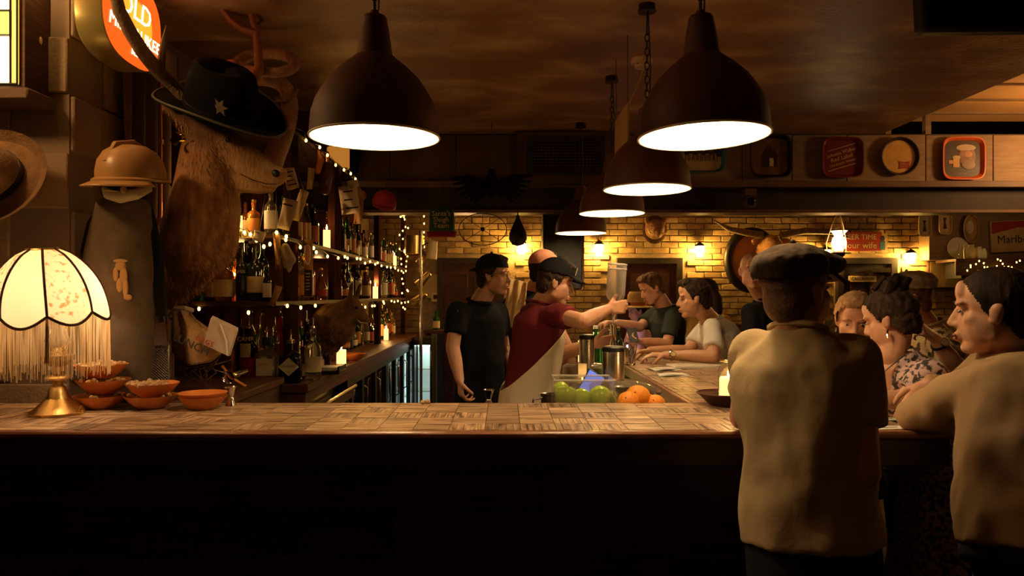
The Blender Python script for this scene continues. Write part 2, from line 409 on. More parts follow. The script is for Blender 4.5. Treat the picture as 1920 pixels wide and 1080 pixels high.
for i, (px, py, Y, tx, ty) in enumerate([(703, 258, 2.34, 0, .012), (1319, 256, 2.34, .02, -.01), (1213, 355, 3.5, 0, 0), (1147, 400, 4.65, 0, 0), (1089, 437, 5.91, 0, 0)]):
    p = P(px, py, Y); t = thing('pendant_lamp', pls[i], 'lamp', p, (ty, -tx, 0), 'pendant lamps over the bar')
    for nm, me, mt in zip(('shade', 'reflector', 'rim', 'neck', 'chain', 'socket', 'bulb'), pmeshes, ('lampout', 'lampin', 'lampin', 'lampout', 'chain', 'white', 'bulb')):
        if not me.materials: me.materials.append(M[mt])
        inst(nm, me, t, (0, 0, 0))
    MB().tube([(.012, 0, 236*K), (.02, .01, .6), (.004, 0, 2.96-p.z)], .003, 5).build('flex', M['black'], t)
    MB().tube([(0, 0, .76), (0, 0, 2.94-p.z)], .004, 5).lathe([(.045, 2.925-p.z), (.04, 2.94-p.z), (.04, 2.96-p.z)], seg=16).build('ceiling_rose', M['chain'], t)
# ================================================================ SHARED BUILDERS
def remesh(mb, vox, it=3, fac=.5):
    me = mb.mesh(ang=0); o = bpy.data.objects.new('t', me); COL.objects.link(o)
    r = o.modifiers.new('r', 'REMESH'); r.mode = 'VOXEL'; r.voxel_size = vox
    if it:
        q = o.modifiers.new('s', 'SMOOTH'); q.factor = fac; q.iterations = it
    dg = bpy.context.evaluated_depsgraph_get(); nm = bpy.data.meshes.new_from_object(o.evaluated_get(dg))
    bpy.data.objects.remove(o); bpy.data.meshes.remove(me)
    nm.polygons.foreach_set('use_smooth', [True]*len(nm.polygons)); nm.materials.clear(); return nm
def offset_mesh(me, off):
    me.transform(Matrix.Translation(-off)); return me
def text(body, size, m, parent, at, x=V((1, 0, 0)), z=V((0, 0, 1)), name='lettering', ext=.0006, align='CENTER', world=True, shear=0):
    c = bpy.data.curves.new('t', 'FONT'); c.body = body; c.size = size; c.align_x = align; c.align_y = 'CENTER'; c.extrude = ext; c.resolution_u = 2; c.shear = shear
    o = bpy.data.objects.new('t', c); COL.objects.link(o)
    me = bpy.data.meshes.new_from_object(o.evaluated_get(bpy.context.evaluated_depsgraph_get()))
    bpy.data.objects.remove(o); bpy.data.curves.remove(c)
    x = x.normalized(); n = x.cross(z).normalized(); z = n.cross(x)
    mt = basis(x, z, n).to_4x4(); mt.translation = V(at)-(absloc(parent) if world else V((0, 0, 0)))
    me.transform(mt); me.materials.clear()
    return link(name, me, m, parent)
def fur(me, n, ln, wd, down=V((0, 0, -1)), seed=1, keep=None):
    rg = random.Random(seed); mb = MB(); ps = me.polygons; k = len(ps); vs = me.vertices
    for _ in range(n):
        p = ps[rg.randrange(k)]; c = p.center.copy(); nn = p.normal.copy()
        if keep and not keep(c): continue
        d = (down+nn*.28+V((rg.uniform(-.25, .25),)*3)).normalized(); s = nn.cross(d)
        if s.length < 1e-3: continue
        s = s.normalized()*wd*.5; l = ln*rg.uniform(.6, 1.2); c = c-nn*.004
        mb.add([c-s, c+s, c+nn*.006+d*l], [(0, 1, 2)])
    return mb
def cloth_mat(name, c, tr=.5, c2=None):
    m = mat(name, c, c2, rough=.9, scale=48, lo=.54, hi=.66, detail=3); nt = m.node_tree; N = nt.nodes; L = nt.links
    b = N['Principled BSDF']; t = N.new('ShaderNodeBsdfTranslucent'); mx = N.new('ShaderNodeMixShader'); mx.inputs[0].default_value = tr
    if b.inputs['Base Color'].links: L.new(b.inputs['Base Color'].links[0].from_socket, t.inputs[0])
    else: t.inputs[0].default_value = tuple(c)+(1,)
    L.new(b.outputs[0], mx.inputs[1]); L.new(t.outputs[0], mx.inputs[2]); L.new(mx.outputs[0], N['Material Output'].inputs[0]); return m
M['flame'] = glow('flame', (1, .55, .16), 60); M['fairy'] = glow('fairy_bulb', (1, .50, .08), 11)
M['waxlit'] = mat('candle_wax', (.85, .6, .3), rough=.6, emit=2.2, ecol=(1, .5, .14))
# ================================================================ LEFT END
cab = thing('side_cabinet', 'low dark wooden cabinet behind the left end of the bar', 'cabinet', (-1.55, 3.5, 0))
MB().box2((-.29, -.45, 0), (.32, .45, 1.06), .006).build('body', M['darkwood'], cab)
MB().box2((-.30, -.47, 1.06), (.34, .47, 1.098), .005).build('top_board', M['redwood'], cab)
# stained glass light box
lb = thing('glass_light_box', 'lit stained glass light box on the block wall at the top left', 'lamp', (-2.25, 3.0, 2.4))
MB().box2((-.3, -.07, -.01), (.30, .088, 0)).box2((-.3, -.07, .62), (.3, .088, .63)).box2((.285, -.07, 0), (.30, .088, .62)).box2((-.3, -.07, 0), (-.285, .088, .62)).build('case', M['darkwood'], lb)
gl = [('white', (1, .72, .36), 5), ('yellow', (1, .5, .08), 2), ('red', (.55, .06, .02), .9), ('green', (.5, .6, .08), 2)]
for nm, c, s in gl: M['pane_'+nm] = glow('pane_'+nm, c, s)
pn = [('white', (-.285, 0), (.25, .2)), ('yellow', (.255, 0), (.285, .62)), ('white', (-.285, .205), (.10, .40)), ('green', (.105, .205), (.25, .30)), ('white', (.105, .305), (.25, .40)), ('red', (.08, .42), (.25, .52)), ('white', (-.285, .405), (.075, .62)), ('white', (.08, .525), (.25, .62))]
for nm, a, b in pn: MB().box2((a[0]+.003, -.085, a[1]+.003), (b[0]-.003, -.08, b[1]-.003)).build('pane', M['pane_'+nm], lb)
ld = MB()
for a, b in (((.252, 0), (.252, .62)), ((-.28, .202), (.25, .202)), ((.08, .402), (.25, .402)), ((.08, .52), (.25, .52)), ((.1, .2), (.1, .4)), ((.1, .302), (.25, .302)), ((.28, 0), (.28, .62)), ((-.28, .005), (.28, .005))):
    ld.tube([(a[0], -.087, a[1]), (b[0], -.087, b[1])], .004, 5)
ld.build('lead_strip', M['black'], lb)
MB().box2((-.285, -.075, .01), (.282, -.07, .61)).build('backing', M['ledge'], lb)
MB().ell((.301, .03, .22), (.003, .010, .017)).build('keyhole_plate', M['cream'], lb)
MB().box2((-.31, -.10, -.06), (.33, .088, -.012), .006).build('ledge', M['brownwall'], lb)
light('light_box_spill', (-1.925, 2.93, 2.86), 1.3, (1, .62, .24), .012)
# orange beer sign
def superpt(a, ry, rz, n=2.7):
    c, s = math.cos(a), math.sin(a); return (ry*math.copysign(abs(c)**(2/n), c), rz*math.copysign(abs(s)**(2/n), s))
bs = thing('beer_sign', 'glowing orange beer sign with rounded yellowish rim above the antlers', 'sign', (-1.72, 3.165, 2.755))
out = [superpt(2*math.pi*k/48, .25, .2) for k in range(48)]
MB().loft([[V((x, p[0]*s, p[1]*s)) for p in out] for x, s in ((-.03, .96), (-.02, 1.0), (.085, 1.0), (.09, .985))]).build('rim', mat('sign_rim', (.42, .34, .12), rough=.3, metal=.4), bs)
fc = MB().loft([[V((x, p[0]*s, p[1]*s)) for p in out] for x, s in ((.086, .98), (.096, .97), (.1, .9))]).build('sign_face', glow('sign_orange', (1, .10, .008), 1.15), bs)
MB().loft([[V((.1, p[0]*s, p[1]*s*.8)) for p in out] for s in (.60, .55)]+[[V((.1005, p[0]*.55, p[1]*.44)) for p in out]]).build('glow_patch', glow('sign_yellow', (1, .3, .02), 1.4), bs)
M['signtext'] = glow('sign_text', (1, .78, .4), 5)
for tx, sz, dz in (('OLD', .13, .075), ('MILWAUKEE', .078, -.03), ('BEER', .036, -.115)):
    text(tx, sz, M['signtext'], bs, (-1.6175, 3.165, 2.725+dz), V((0, 1, 0)), V((0, 0, 1)), shear=.15)
MB().tube([(-.14, .1, .1), (-.03, .05, .1)], .015).tube([(-.14, .1, -.1), (-.03, .05, -.1)], .015).build('wall_bracket', M['chain'], bs)
# drape and pipe on the return wall
dr = MB().grid(lambda u, v: V((-1.815+.03*math.sin(u*22+v*1.5)*(1-.3*v), 3.42+u*.46+.03*v, 2.68-v*1.5)), 60, 10).build('drape', M['brownwall'], None)
dr.modifiers.new('s', 'SOLIDIFY').thickness = .006
tag(dr, 'dark brown drape hanging in folds below the orange sign', 'curtain')
pp = thing('copper_pipe', 'thin upright copper pipe beside the drape', 'pipe', (-1.80, 3.77, 1.3))
MB().tube([(0, 0, 0), (0, 0, 1.66)], .012, 10).build('pipe', M['copper'], pp)
for z in (.5, 1.05): MB().lathe([(.013, z-.012), (.018, z-.012), (.018, z+.012), (.013, z+.012)], seg=12).box((-.035, 0, z), (.05, .015, .02)).build('pipe_clip', M['brass'], pp)
# hat on the wall, cut by the frame
ht = thing('felt_hat', 'brown felt hat hanging on the block wall at the left edge', 'hat', P(-28, 335, 2.86), (R(68), R(-18), R(12)))
M['felt'] = mat('felt', (.16, .085, .035), (.22, .12, .05), rough=.95, scale=20, bump=.5, bscale=120)
MB().lathe([(.145, .0), (.14, .05), (.12, .11), (.08, .135), (.0, .14)], seg=28, sx=1, sy=.85).build('crown', M['felt'], ht)
MB().lathe([(.13, .004), (.2, -.012), (.235, .012), (.24, .018), (.235, .006), (.2, -.02), (.13, -.004)], seg=32, sx=1, sy=.9).build('brim', M['felt'], ht)
MB().lathe([(.147, .002), (.147, .028), (.144, .03)], seg=28, sx=1, sy=.85).build('hat_band', M['black'], ht)
# ================================================================ DEER TROPHY
DY = 3.45
def D(x, y, d=0): return P(x, y, DY+d)
deer = thing('deer_trophy', 'mounted brown stag head with long antlers wearing a black hat', 'trophy', D(400, 420))
u = MB()
u.chain([D(318, 560, .25), D(345, 505, .12), D(372, 450, .02), D(385, 390), D(388, 330), D(390, 285)], [.06, .13, .185, .165, .14, .125], 20)
u.chain([D(330, 480, .2), D(300, 450, .3)], [.16, .12], 16)
u.chain([D(385, 262), D(425, 282), D(462, 303), D(500, 322), D(520, 331)], [.105, .10, .082, .058, .045], 18)
u.chain([D(398, 322), D(440, 338), D(485, 350), D(508, 352)], [.085, .06, .036, .026], 14)
u.cap(D(372, 240), D(410, 245), .085, .07)
u.ell(D(526, 326), (.036, .042, .034))
u.ell(D(421, 262, -.085), (.035, .03, .026)); u.ell(D(432, 270, -.075), (.03, .03, .02))
em = V((-.75, -.1, .62)).normalized(); ex, ey = frame(em, V((0, 1, 0)))
u.ell(D(334, 222, -.06), (.02, .045, .10), basis(ex, ey, em)); u.cap(D(365, 250, -.05), D(345, 232, -.06), .04, .04)
me = remesh(u, .011, 5)
M['fur'] = mat('deer_fur', (.27, .115, .045), (.56, .30, .125), rough=.85, scale=16, stretch=(1.6, 1.6, .5), lo=.3, hi=.75, bump=.6, bscale=60, detail=8)
fm = fur(me, 9000, .03, .006, V((.25, 0, -1)), 3, lambda c: c.x < D(440, 0).x)
fm2 = fur(me, 1200, .010, .003, V((1, 0, -.5)), 4, lambda c: D(440, 0).x < c.x < D(505, 0).x)
off = deer.location
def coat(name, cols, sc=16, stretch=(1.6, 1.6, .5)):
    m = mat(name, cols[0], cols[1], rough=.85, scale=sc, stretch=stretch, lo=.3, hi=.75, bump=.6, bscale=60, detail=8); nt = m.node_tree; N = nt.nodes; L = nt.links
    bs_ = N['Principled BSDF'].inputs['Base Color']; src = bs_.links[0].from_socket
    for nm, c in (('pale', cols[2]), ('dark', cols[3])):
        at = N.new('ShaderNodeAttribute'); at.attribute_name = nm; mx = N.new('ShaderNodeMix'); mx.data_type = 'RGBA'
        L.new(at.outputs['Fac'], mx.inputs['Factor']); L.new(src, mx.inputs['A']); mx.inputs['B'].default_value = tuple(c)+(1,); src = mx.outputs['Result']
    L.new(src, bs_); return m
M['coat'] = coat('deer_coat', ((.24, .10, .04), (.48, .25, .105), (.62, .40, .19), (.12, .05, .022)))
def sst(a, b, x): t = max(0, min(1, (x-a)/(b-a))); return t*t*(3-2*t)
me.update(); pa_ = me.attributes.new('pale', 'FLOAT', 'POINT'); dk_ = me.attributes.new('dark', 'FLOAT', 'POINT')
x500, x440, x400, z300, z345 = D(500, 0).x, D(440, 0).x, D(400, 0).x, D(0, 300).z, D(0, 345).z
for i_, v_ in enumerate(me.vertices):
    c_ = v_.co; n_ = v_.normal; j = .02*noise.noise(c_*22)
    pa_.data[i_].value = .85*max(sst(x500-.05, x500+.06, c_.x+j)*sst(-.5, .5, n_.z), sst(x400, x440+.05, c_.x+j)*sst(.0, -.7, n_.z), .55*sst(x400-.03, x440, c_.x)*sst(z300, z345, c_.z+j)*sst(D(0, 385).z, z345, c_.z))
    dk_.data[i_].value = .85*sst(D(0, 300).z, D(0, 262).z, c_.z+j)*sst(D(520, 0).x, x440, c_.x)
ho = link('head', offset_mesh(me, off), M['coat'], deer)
fo = fm.build('fur', M['fur'], deer, True, fix=False); fo['kind'] = 'stuff'
fo = fm2.build('muzzle_fur', M['fur'], deer, True, fix=False); fo['kind'] = 'stuff'
MB().ell(D(517, 325, -.043), (.021, .009, .017), Euler((0, R(35), 0)).to_matrix()).build('nostril', M['black'], deer, True)
MB().ell(D(428, 262, -.106), (.014, .010, .010)).build('eye', M['blackglass'], deer, True)
MB().tube([D(450, 326, -.075), D(475, 338, -.066), D(500, 345, -.050), D(518, 345, -.04)], .0022, 6).build('mouth_line', M['black'], deer, True)
MB().prism([(-.2, -.26), (.2, -.26), (.22, .1), (0, .3), (-.22, .1)], .04, Euler((0, 0, R(90))).to_matrix(), (-1.84, DY+.15, D(0, 490).z)).build('wall_plaque', M['darkwood'], deer, True)
M['antler'] = mat('antler', (.16, .10, .06), (.26, .17, .10), rough=.6, scale=30, stretch=(1, 1, .3), bump=.6, bscale=70)
M['antler_lit'] = mat('antler_orange_lit', (.34, .13, .05), (.26, .10, .04), rough=.55, scale=20, bump=.3)  # second material: orange light on the far antler put into its colour
a1 = MB().tube([P(372, 215, 3.35), P(330, 165, 3.3), P(298, 135, 3.2), P(268, 98, 3.1), P(244, 60, 2.98), P(224, 20, 2.9), P(214, -20, 2.84), P(214, -60, 2.8)], [.03, .03, .031, .03, .028, .026, .024, .02], 10)
a1.tube([P(300, 140, 3.2), P(303, 110, 3.18), P(306, 80, 3.16), P(312, 48, 3.14)], [.022, .017, .012, .003], 8).build('antler', M['antler'], deer, True)
a2 = MB().tube([P(440, 200, 3.5), P(486, 130, 3.6), P(484, 100, 3.62), P(481, 62, 3.62), P(472, 30, 3.62), P(464, -10, 3.62), P(460, -60, 3.62)], [.03, .026, .022, .02, .015, .013, .01], 10)
a2.tube([P(481, 62, 3.62), P(455, 55, 3.6), P(432, 38, 3.58), P(412, 10, 3.56), P(404, -25, 3.55)], [.022, .019, .016, .013, .009], 9)
a2.tube([P(478, 52, 3.62), P(492, 40, 3.7), P(503, 22, 3.75), P(503, -5, 3.75), P(498, -40, 3.75)], [.012, .011, .010, .009, .006], 8).build('antler', M['antler_lit'], deer, True)
gr = thing('gold_ribbon', 'shiny gold ribbon tucked by the ear of the stag', 'ribbon', P(333, 262, 3.3))
MB().grid(lambda u, v: V((.02*math.sin(u*6)+.02*v, -.02*math.cos(u*6), .03-.06*u)), 14, 3).build('ribbon', mat('gold_foil', (.85, .6, .05), rough=.2, metal=1), gr)
# cowboy hat
ch = thing('cowboy_hat', 'black cowboy hat with a silver star badge on the stag head', 'hat', P(415, 205, 3.34), (R(33), R(20), 0))
def brim(u, v):
    a = 2*math.pi*u; r = .16+(.30-.16)*v; x = r*math.cos(a)*1.02; y = r*math.sin(a)*.78
    return V((x, y, .05*v*v*math.sin(a)**2-.012*v*math.cos(a)**2))
b = MB().grid(brim, 56, 6).build('brim', M['blackcloth'], ch); b.modifiers.new('s', 'SOLIDIFY').thickness = .008
MB().tube([brim(k/56, 1.0) for k in range(57)], .0055, 6).build('brim_edge', mat('hat_edge', (.10, .10, .07), rough=.5), ch)
rings = []
for t, s in ((0, 1), (.06, .98), (.13, .92), (.19, .82), (.215, .66), (.22, .3), (.2, .02)):
    rings.append([V((.172*s*math.cos(a), .14*s*math.sin(a), t-.035*abs(math.sin(a))*(1-s)*1.3)) for a in [2*math.pi*k/32 for k in range(32)]])
MB().loft(rings).build('crown', M['blackcloth'], ch)
MB().lathe([(.176, .0), (.176, .024), (.172, .026)], seg=32, sx=1, sy=.815).build('hat_band', M['black'], ch)
st = []
for k in range(12):
    r = .042 if k % 2 == 0 else .019; a = math.pi*k/6+.2; st.append((r*math.cos(a), r*math.sin(a)))
MB().prism(st, .006, Euler((0, 0, R(-8))).to_matrix(), (.06, -.135, .075)).build('star_badge', mat('tin_star', (.45, .36, .26), rough=.4, metal=.8), ch)
# snake
sn = thing('snake_mount', 'coiled stuffed snake looped over the far antler', 'snake', P(520, 230, 3.72))
path = [(504, 330), (512, 300), (527, 265), (540, 225), (543, 190), (533, 163), (510, 150), (478, 147), (452, 135), (447, 118), (470, 104), (510, 100), (545, 108), (552, 122), (535, 134), (500, 136), (465, 130), (448, 122), (436, 119)]
dep = [.0, 0, 0, 0, 0, 0, -.03, -.05, -.04, .03, .1, .12, .08, -.0, -.06, -.08, -.08, -.1, -.11]
rad = [.062, .056, .05, .046, .042, .038, .036, .034, .033, .032, .031, .03, .03, .029, .027, .025, .022, .02, .024]
pts = [P(x, y, 3.72+d) for (x, y), d in zip(path, dep)]
def smooth_path(pts, rs, k=4):
    o = []; r = []
    for i in range(len(pts)-1):
        p0, p1, p2, p3 = pts[max(i-1, 0)], pts[i], pts[i+1], pts[min(i+2, len(pts)-1)]
        for j in range(k):
            t = j/k; o.append(.5*((2*p1)+(p2-p0)*t+(2*p0-5*p1+4*p2-p3)*t*t+(3*p1-p0-3*p2+p3)*t**3)); r.append(rs[i]+(rs[i+1]-rs[i])*t)
    return o+[pts[-1]], r+[rs[-1]]
sp, sr = smooth_path(pts, rad)
MB().tube(sp, sr, 12).build('body', mat('snake_skin', (.36, .20, .09), (.5, .3, .15), rough=.45, scale=50, bump=.8, bscale=120), sn, True)
MB().ell(P(433, 119, 3.6), (.036, .024, .020)).build('head', mat('snake_head', (.55, .22, .05), rough=.4), sn, True)
MB().tube([P(x, y, Y) for x, y, Y in ((515, 186, 3.66), (535, 186, 3.66), (552, 178, 3.7), (557, 168, 3.72))], .012, 6).build('hook', M['antler'], sn, True)
# ================================================================ PENGUIN WITH A HARD HAT
pg = thing('penguin_figure', 'tall penguin figure wearing a tan hard hat beside the stag', 'figure', V((P(235, 560, 3.1).x, 3.1, 1.10)))
pz = pg.location.z
def ringp(x, y, hw, hd, n=20):
    c = P(x, y, 3.1); s = 3.1/F; c.z = max(c.z, 1.105)
    return [c+V((hw*s*math.cos(2*math.pi*k/n), hd*s*math.sin(2*math.pi*k/n), 0)) for k in range(n)]
MB().loft([ringp(*q) for q in ((232, 365, 30, 30), (232, 382, 48, 42), (230, 430, 57, 52), (228, 500, 70, 60), (228, 570, 78, 64), (232, 630, 74, 62), (236, 690, 62, 55), (238, 735, 54, 50))]).build('body', mat('penguin_belly', (.075, .048, .026), (.11, .07, .036), rough=.8, scale=14, bump=.3), pg, True)
MB().chain([P(235, 352, 3.1), P(238, 330, 3.1)], [.10, .11], 18).build('head', M['black'], pg, True)
MB().tube([P(x, y, Y) for x, y, Y in ((196, 346, 3.06), (203, 364, 3.0), (225, 370, 2.975), (255, 364, 2.98), (280, 352, 3.03))], [.016, .022, .025, .023, .018], 10).build('face_band', mat('penguin_face', (.42, .35, .2), rough=.7), pg, True)
MB().cap(P(232, 356, 2.99), P(231, 360, 2.93), .014, .006, 8).build('beak', mat('beak', (.5, .38, .2), rough=.5), pg, True)
for s, pts in ((-1, ((198, 380, 3.1), (178, 420, 3.1), (166, 470, 3.1), (160, 520, 3.1))), (1, ((276, 382, 3.12), (288, 450, 3.12), (298, 540, 3.1), (306, 605, 3.06)))):
    MB().tube([P(*q) for q in pts], [.035, .05, .05, .028], 10, flat=.4).build('flipper', M['blackcloth'], pg, True)
hl = thing('hard_hat', 'tan hard hat on the head of the penguin figure', 'helmet', P(247, 340, 3.1), (R(6), R(2), R(-15)))
M['tan'] = mat('tan_plastic', (.46, .26, .10), rough=.35)
MB().shell([(.136, .0), (.135, .04), (.125, .085), (.1, .125), (.06, .15), (.001, .158)], seg=32, sx=.95, sy=1.12).build('shell', M['tan'], hl)
MB().tube([(0, .13, .05), (0, .11, .125), (0, .02, .163), (0, -.08, .15), (0, -.14, .075)], [.01, .014, .016, .014, .008], 8).build('ridge', M['tan'], hl)
MB().lathe([(.13, 0), (.15, -.004), (.15, .004), (.137, .012)], seg=32, sx=.95, sy=1.12).build('rim', M['tan'], hl)
MB().grid(lambda u, v: V(((.15+.03*v)*math.sin((u-.5)*2.6)*.95, -(.155+.055*v*math.cos((u-.5)*2.6))*math.cos((u-.5)*2.6)*1.1, -.004-.02*v)), 16, 3).build('peak', M['tan'], hl).modifiers.new('s', 'SOLIDIFY').thickness = .005
em = P(226, 530, 2.955)
eb = MB()
for dx, dz, rx, rz in ((0, .07, .022, .02), (.012, .03, .016, .035), (-.02, .035, .012, .03), (.02, -.02, .012, .04), (-.004, -.01, .014, .03), (.03, -.06, .018, .012), (.0, .09, .03, .008)):
    eb.ell(em+V((dx, 0, dz)), (rx, .004, rz))
eb.build('gold_emblem', mat('faded_gold', (.30, .16, .05), rough=.7), pg, True)
# perforated holder with a leather flap
ph = thing('perforated_holder', 'perforated metal holder standing behind the peanut bowls', 'holder', (P(284, 720, 3.06).x, 3.06, 1.10))
g = MB()
W_, H_ = .075, .265
for k in range(-12, 34):
    for sg in (1, -1):
        a = V((-W_, 0, k*.0115)); b_ = V((W_, 0, k*.0115+sg*.13))
        if sg < 0: a.z += .0; 
        n = 12
        seg_ = [a.lerp(b_, t/n) for t in range(n+1)]
        seg_ = [q for q in seg_ if 0 <= q.z <= H_]
        if len(seg_) > 1: g.tube([seg_[0], seg_[-1]], .0016, 4)
o = g.build('wire_mesh', M['steel'], ph); o['kind'] = 'stuff'
MB().tube([(-W_, 0, 0), (-W_, 0, .23), (-W_+.02, 0, .26), (W_-.02, 0, H_), (W_, 0, .24), (W_, 0, 0), (-W_, 0, 0)], .004, 6).build('rim', M['steel'], ph)
MB().box2((-W_, .002, 0), (W_, .05, .2)).build('backing', M['darkwood'], ph)
MB().loft([[V((x0, -.012, z)), V((x1, -.012, z)), V((x1, -.005, z)), V((x0, -.005, z))] for x0, x1, z in ((.0, .075, .235), (-.02, .065, .31), (-.025, .06, .36))]).build('leather_flap', M['darkwood'], ph)
# sack, paper wad, twigs, horn
sk = thing('burlap_sack', 'tan burlap sack with faded lettering hanging behind the bowls', 'sack', P(352, 640, 3.2))
top = [P(324, 586, 3.25), P(335, 580, 3.22), P(348, 583, 3.22), P(362, 592, 3.24)]
mid = [P(322, 640, 3.24), P(345, 636, 3.12), P(385, 640, 3.12), P(412, 630, 3.24)]
bot = [P(330, 668, 3.24), P(352, 686, 3.14), P(395, 680, 3.14), P(430, 652, 3.24)]
def q3(L, u):
    u *= 3; i = min(int(u), 2); t = u-i; return L[i].lerp(L[i+1], t)
def skf(u, v):
    a, b, c = q3(top, u), q3(mid, u), q3(bot, u)
    p = a.lerp(b, v*1.7) if v < .588 else b.lerp(c, (v-.588)/.412)
    return p+V((0, -.02*math.sin(u*15+v)*(1-v*.6), 0))
M['burlap'] = mat('burlap', (.44, .26, .11), (.36, .2, .08), rough=.95, scale=40, bump=.5, bscale=200)
MB().grid(skf, 26, 18).build('cloth', M['burlap'], sk, True).modifiers.new('s', 'SOLIDIFY').thickness = .006
sx = (P(400, 662, 3.1)-P(345, 636, 3.1)).normalized()
text('LUNCH', .05, M['ink'], sk, P(358, 646, 3.075), sx, V((.3, 0, 1)))
text('BAGS', .034, M['inkred'], sk, P(384, 640, 3.075), sx, V((.3, 0, 1)))
MB().tube([P(318, 592, 3.3), P(330, 578, 3.25), P(345, 578, 3.24), P(360, 582, 3.3)], .012, 6).build('tie', M['paper'], sk, True)
pw = thing('paper_stack', 'folded stack of white paper slips propped against the burlap sack', 'paper', P(411, 632, 3.07), (R(14), R(24), R(-6)))
for k in range(6): MB().box((random.uniform(-.004, .004), k*.004, random.uniform(-.005, .005)), (.125, .003, .125)).build('sheet', M['paper'], pw)
MB().tube([(-.01, -.004, .06), (.04, -.006, 0), (.06, -.004, -.06)], .004, 6).build('fold', M['white'], pw)
tw = thing('twig_bundle', 'dry twigs lying behind the bowls beside the brass horn', 'twigs', P(375, 700, 3.25))
for k in range(11):
    x0 = random.uniform(335, 400); y0 = random.uniform(695, 720)
    MB().tube([P(x0, y0, 3.2+k*.01), P(x0+random.uniform(-10, 30), y0-random.uniform(5, 25), 3.22), P(x0+random.uniform(-25, 60), y0-random.uniform(-20, 45), 3.25)], [.004, .003, .0015], 5).build('twig', M['antler'], tw, True)
hn = thing('brass_horn', 'small horn with a round silver mouth beside the red bottles', 'horn', P(428, 708, 3.3))
MB().shell([(.008, .16), (.012, .1), (.016, .05), (.022, .02), (.029, .005), (.031, 0), (.027, .004), (.02, .02)], seg=24, m=Euler((R(-85), 0, R(-10))).to_matrix()).build('bell', M['chrome'], hn)
MB().lathe([(.001, .03), (.02, .028)], seg=20, m=Euler((R(-85), 0, R(-10))).to_matrix()).build('throat', M['black'], hn)
MB().tube([(-.04, .03, .05), (0, .02, .0), (.07, .03, -.045)], .007, 6).build('wooden_handle', M['bowl'], hn)
# ================================================================ TASSEL LAMP
tl = thing('tassel_lamp', 'glowing cream tasselled table lamp on a brass oil lamp base at the left', 'lamp', (P(108, 0, 2.72).x, 2.72, ZB))
def lp(l, seg=32): return MB().lathe(l, seg=seg)
lp([(.095, 0), (.098, .01), (.088, .02), (.062, .042), (.042, .062)], 8).build('foot', M['brass'], tl)
lp([(.042, .06), (.034, .08), (.028, .1), (.016, .112), (.017, .125), (.042, .132), (.045, .138), (.04, .145), (.015, .15), (.018, .17), (.02, .178)]).build('stem', M['brass'], tl)
lp([(.012, .176), (.04, .188), (.056, .205), (.056, .222), (.03, .232), (.02, .236)]).build('oil_font', mat('font_glass', (.35, .2, .06), rough=.1, metal=.6), tl)
MB().shell([(.024, .236), (.04, .262), (.043, .28), (.03, .31), (.024, .345), (.028, .37)], seg=24).build('glass_chimney', M['glass'], tl)
MB().tube([(.086, -.02, .012), (.1, -.03, .03), (.112, -.03, .035), (.115, -.03, .02), (.1, -.025, .012)], .004, 6).build('finger_ring', M['brass'], tl)
MB().tube([(0, .05, .2), (0, .06, .35), (0, .03, .58), (0, 0, .63)], .005, 6).build('harp', M['brass'], tl)
shd = V((0, 0, 0)); TL = Euler((0, R(6), 0)).to_matrix()
M['shade'] = cloth_mat('shade_silk', (.86, .74, .56), .55); M['shade2'] = cloth_mat('shade_lace', (.84, .70, .50), .5, (.5, .3, .12))
M['braid'] = mat('braid', (.07, .025, .01), rough=.9, bump=.6, bscale=200); M['fringe'] = cloth_mat('fringe', (.88, .74, .52), .55)
ZT, ZL = .622, .33
def shp(a, v):   # a: angle, v: 0 top .. 1 bottom edge
    ph_ = (a/(2*math.pi)*8) % 1.0; sc = math.sin(math.pi*ph_)
    t = v*(1+.16*sc*1.0); z = ZT-(ZT-ZL-.04)*t*.92
    r = .052+(.205-.052)*(math.sin(min(v, 1)**.72*1.45)/math.sin(1.45))
    r *= (1-.05*(1-sc)*v)
    return TL @ V((r*math.cos(a), r*math.sin(a), z))
A0 = R(-90-14)
for k in range(8):
    a0 = A0+k*math.pi/4
    off_ = A0
    MB().grid(lambda u_, v_: shp(u_*math.pi/4+k*math.pi/4, v_) if False else Matrix.Rotation(A0, 3, 'Z') @ shp(u_*math.pi/4*.999+k*math.pi/4+.0005, v_), 10, 14).build('shade_panel', M['shade2' if k % 2 else 'shade'], tl)
    MB().tube([Matrix.Rotation(A0, 3, 'Z') @ shp(k*math.pi/4+.0005, v_/10)*1.004 for v_ in range(11)], .0042, 6).build('braid_rib', M['braid'], tl)
RZ = Matrix.Rotation(A0, 3, 'Z')
MB().tube([RZ @ shp(2*math.pi*k/96+.0001, 1.0) for k in range(97)], .0055, 6).build('scalloped_braid', M['braid'], tl)
MB().tube([RZ @ shp(2*math.pi*k/32, 0) for k in range(33)], .005, 6).build('top_ring', M['brass'], tl)
fr = MB()
for k in range(300):
    p = RZ @ shp(2*math.pi*k/300+.002, 1.0); l = p.z-.165+random.uniform(-.02, .02)
    fr.tube([p, p+V((random.uniform(-.003, .003), random.uniform(-.003, .003), -l))], .0011, 3, False)
o = fr.build('fringe', M['fringe'], tl, fix=False); o['kind'] = 'stuff'
for k in (1, 3, 5, 7):
    p = RZ @ shp(k*math.pi/4+.001, 1.0); MB().tube([p, p+V((0, 0, -.03)), p+V((0, 0, -.045)), p+V((0, 0, -.16))], [.002, .003, .005, .007], 7).build('tassel', mat('tassel', (.16, .07, .03), rough=.9), tl)
MB().ell((.02, 0, .46), (.026, .026, .032)).build('bulb', glow('lamp_bulb', (1, .62, .26), 40), tl)
light('tassel_lamp_light', tl.location+V((.02, 0, .43)), 4.6, (1, .72, .46), .03)
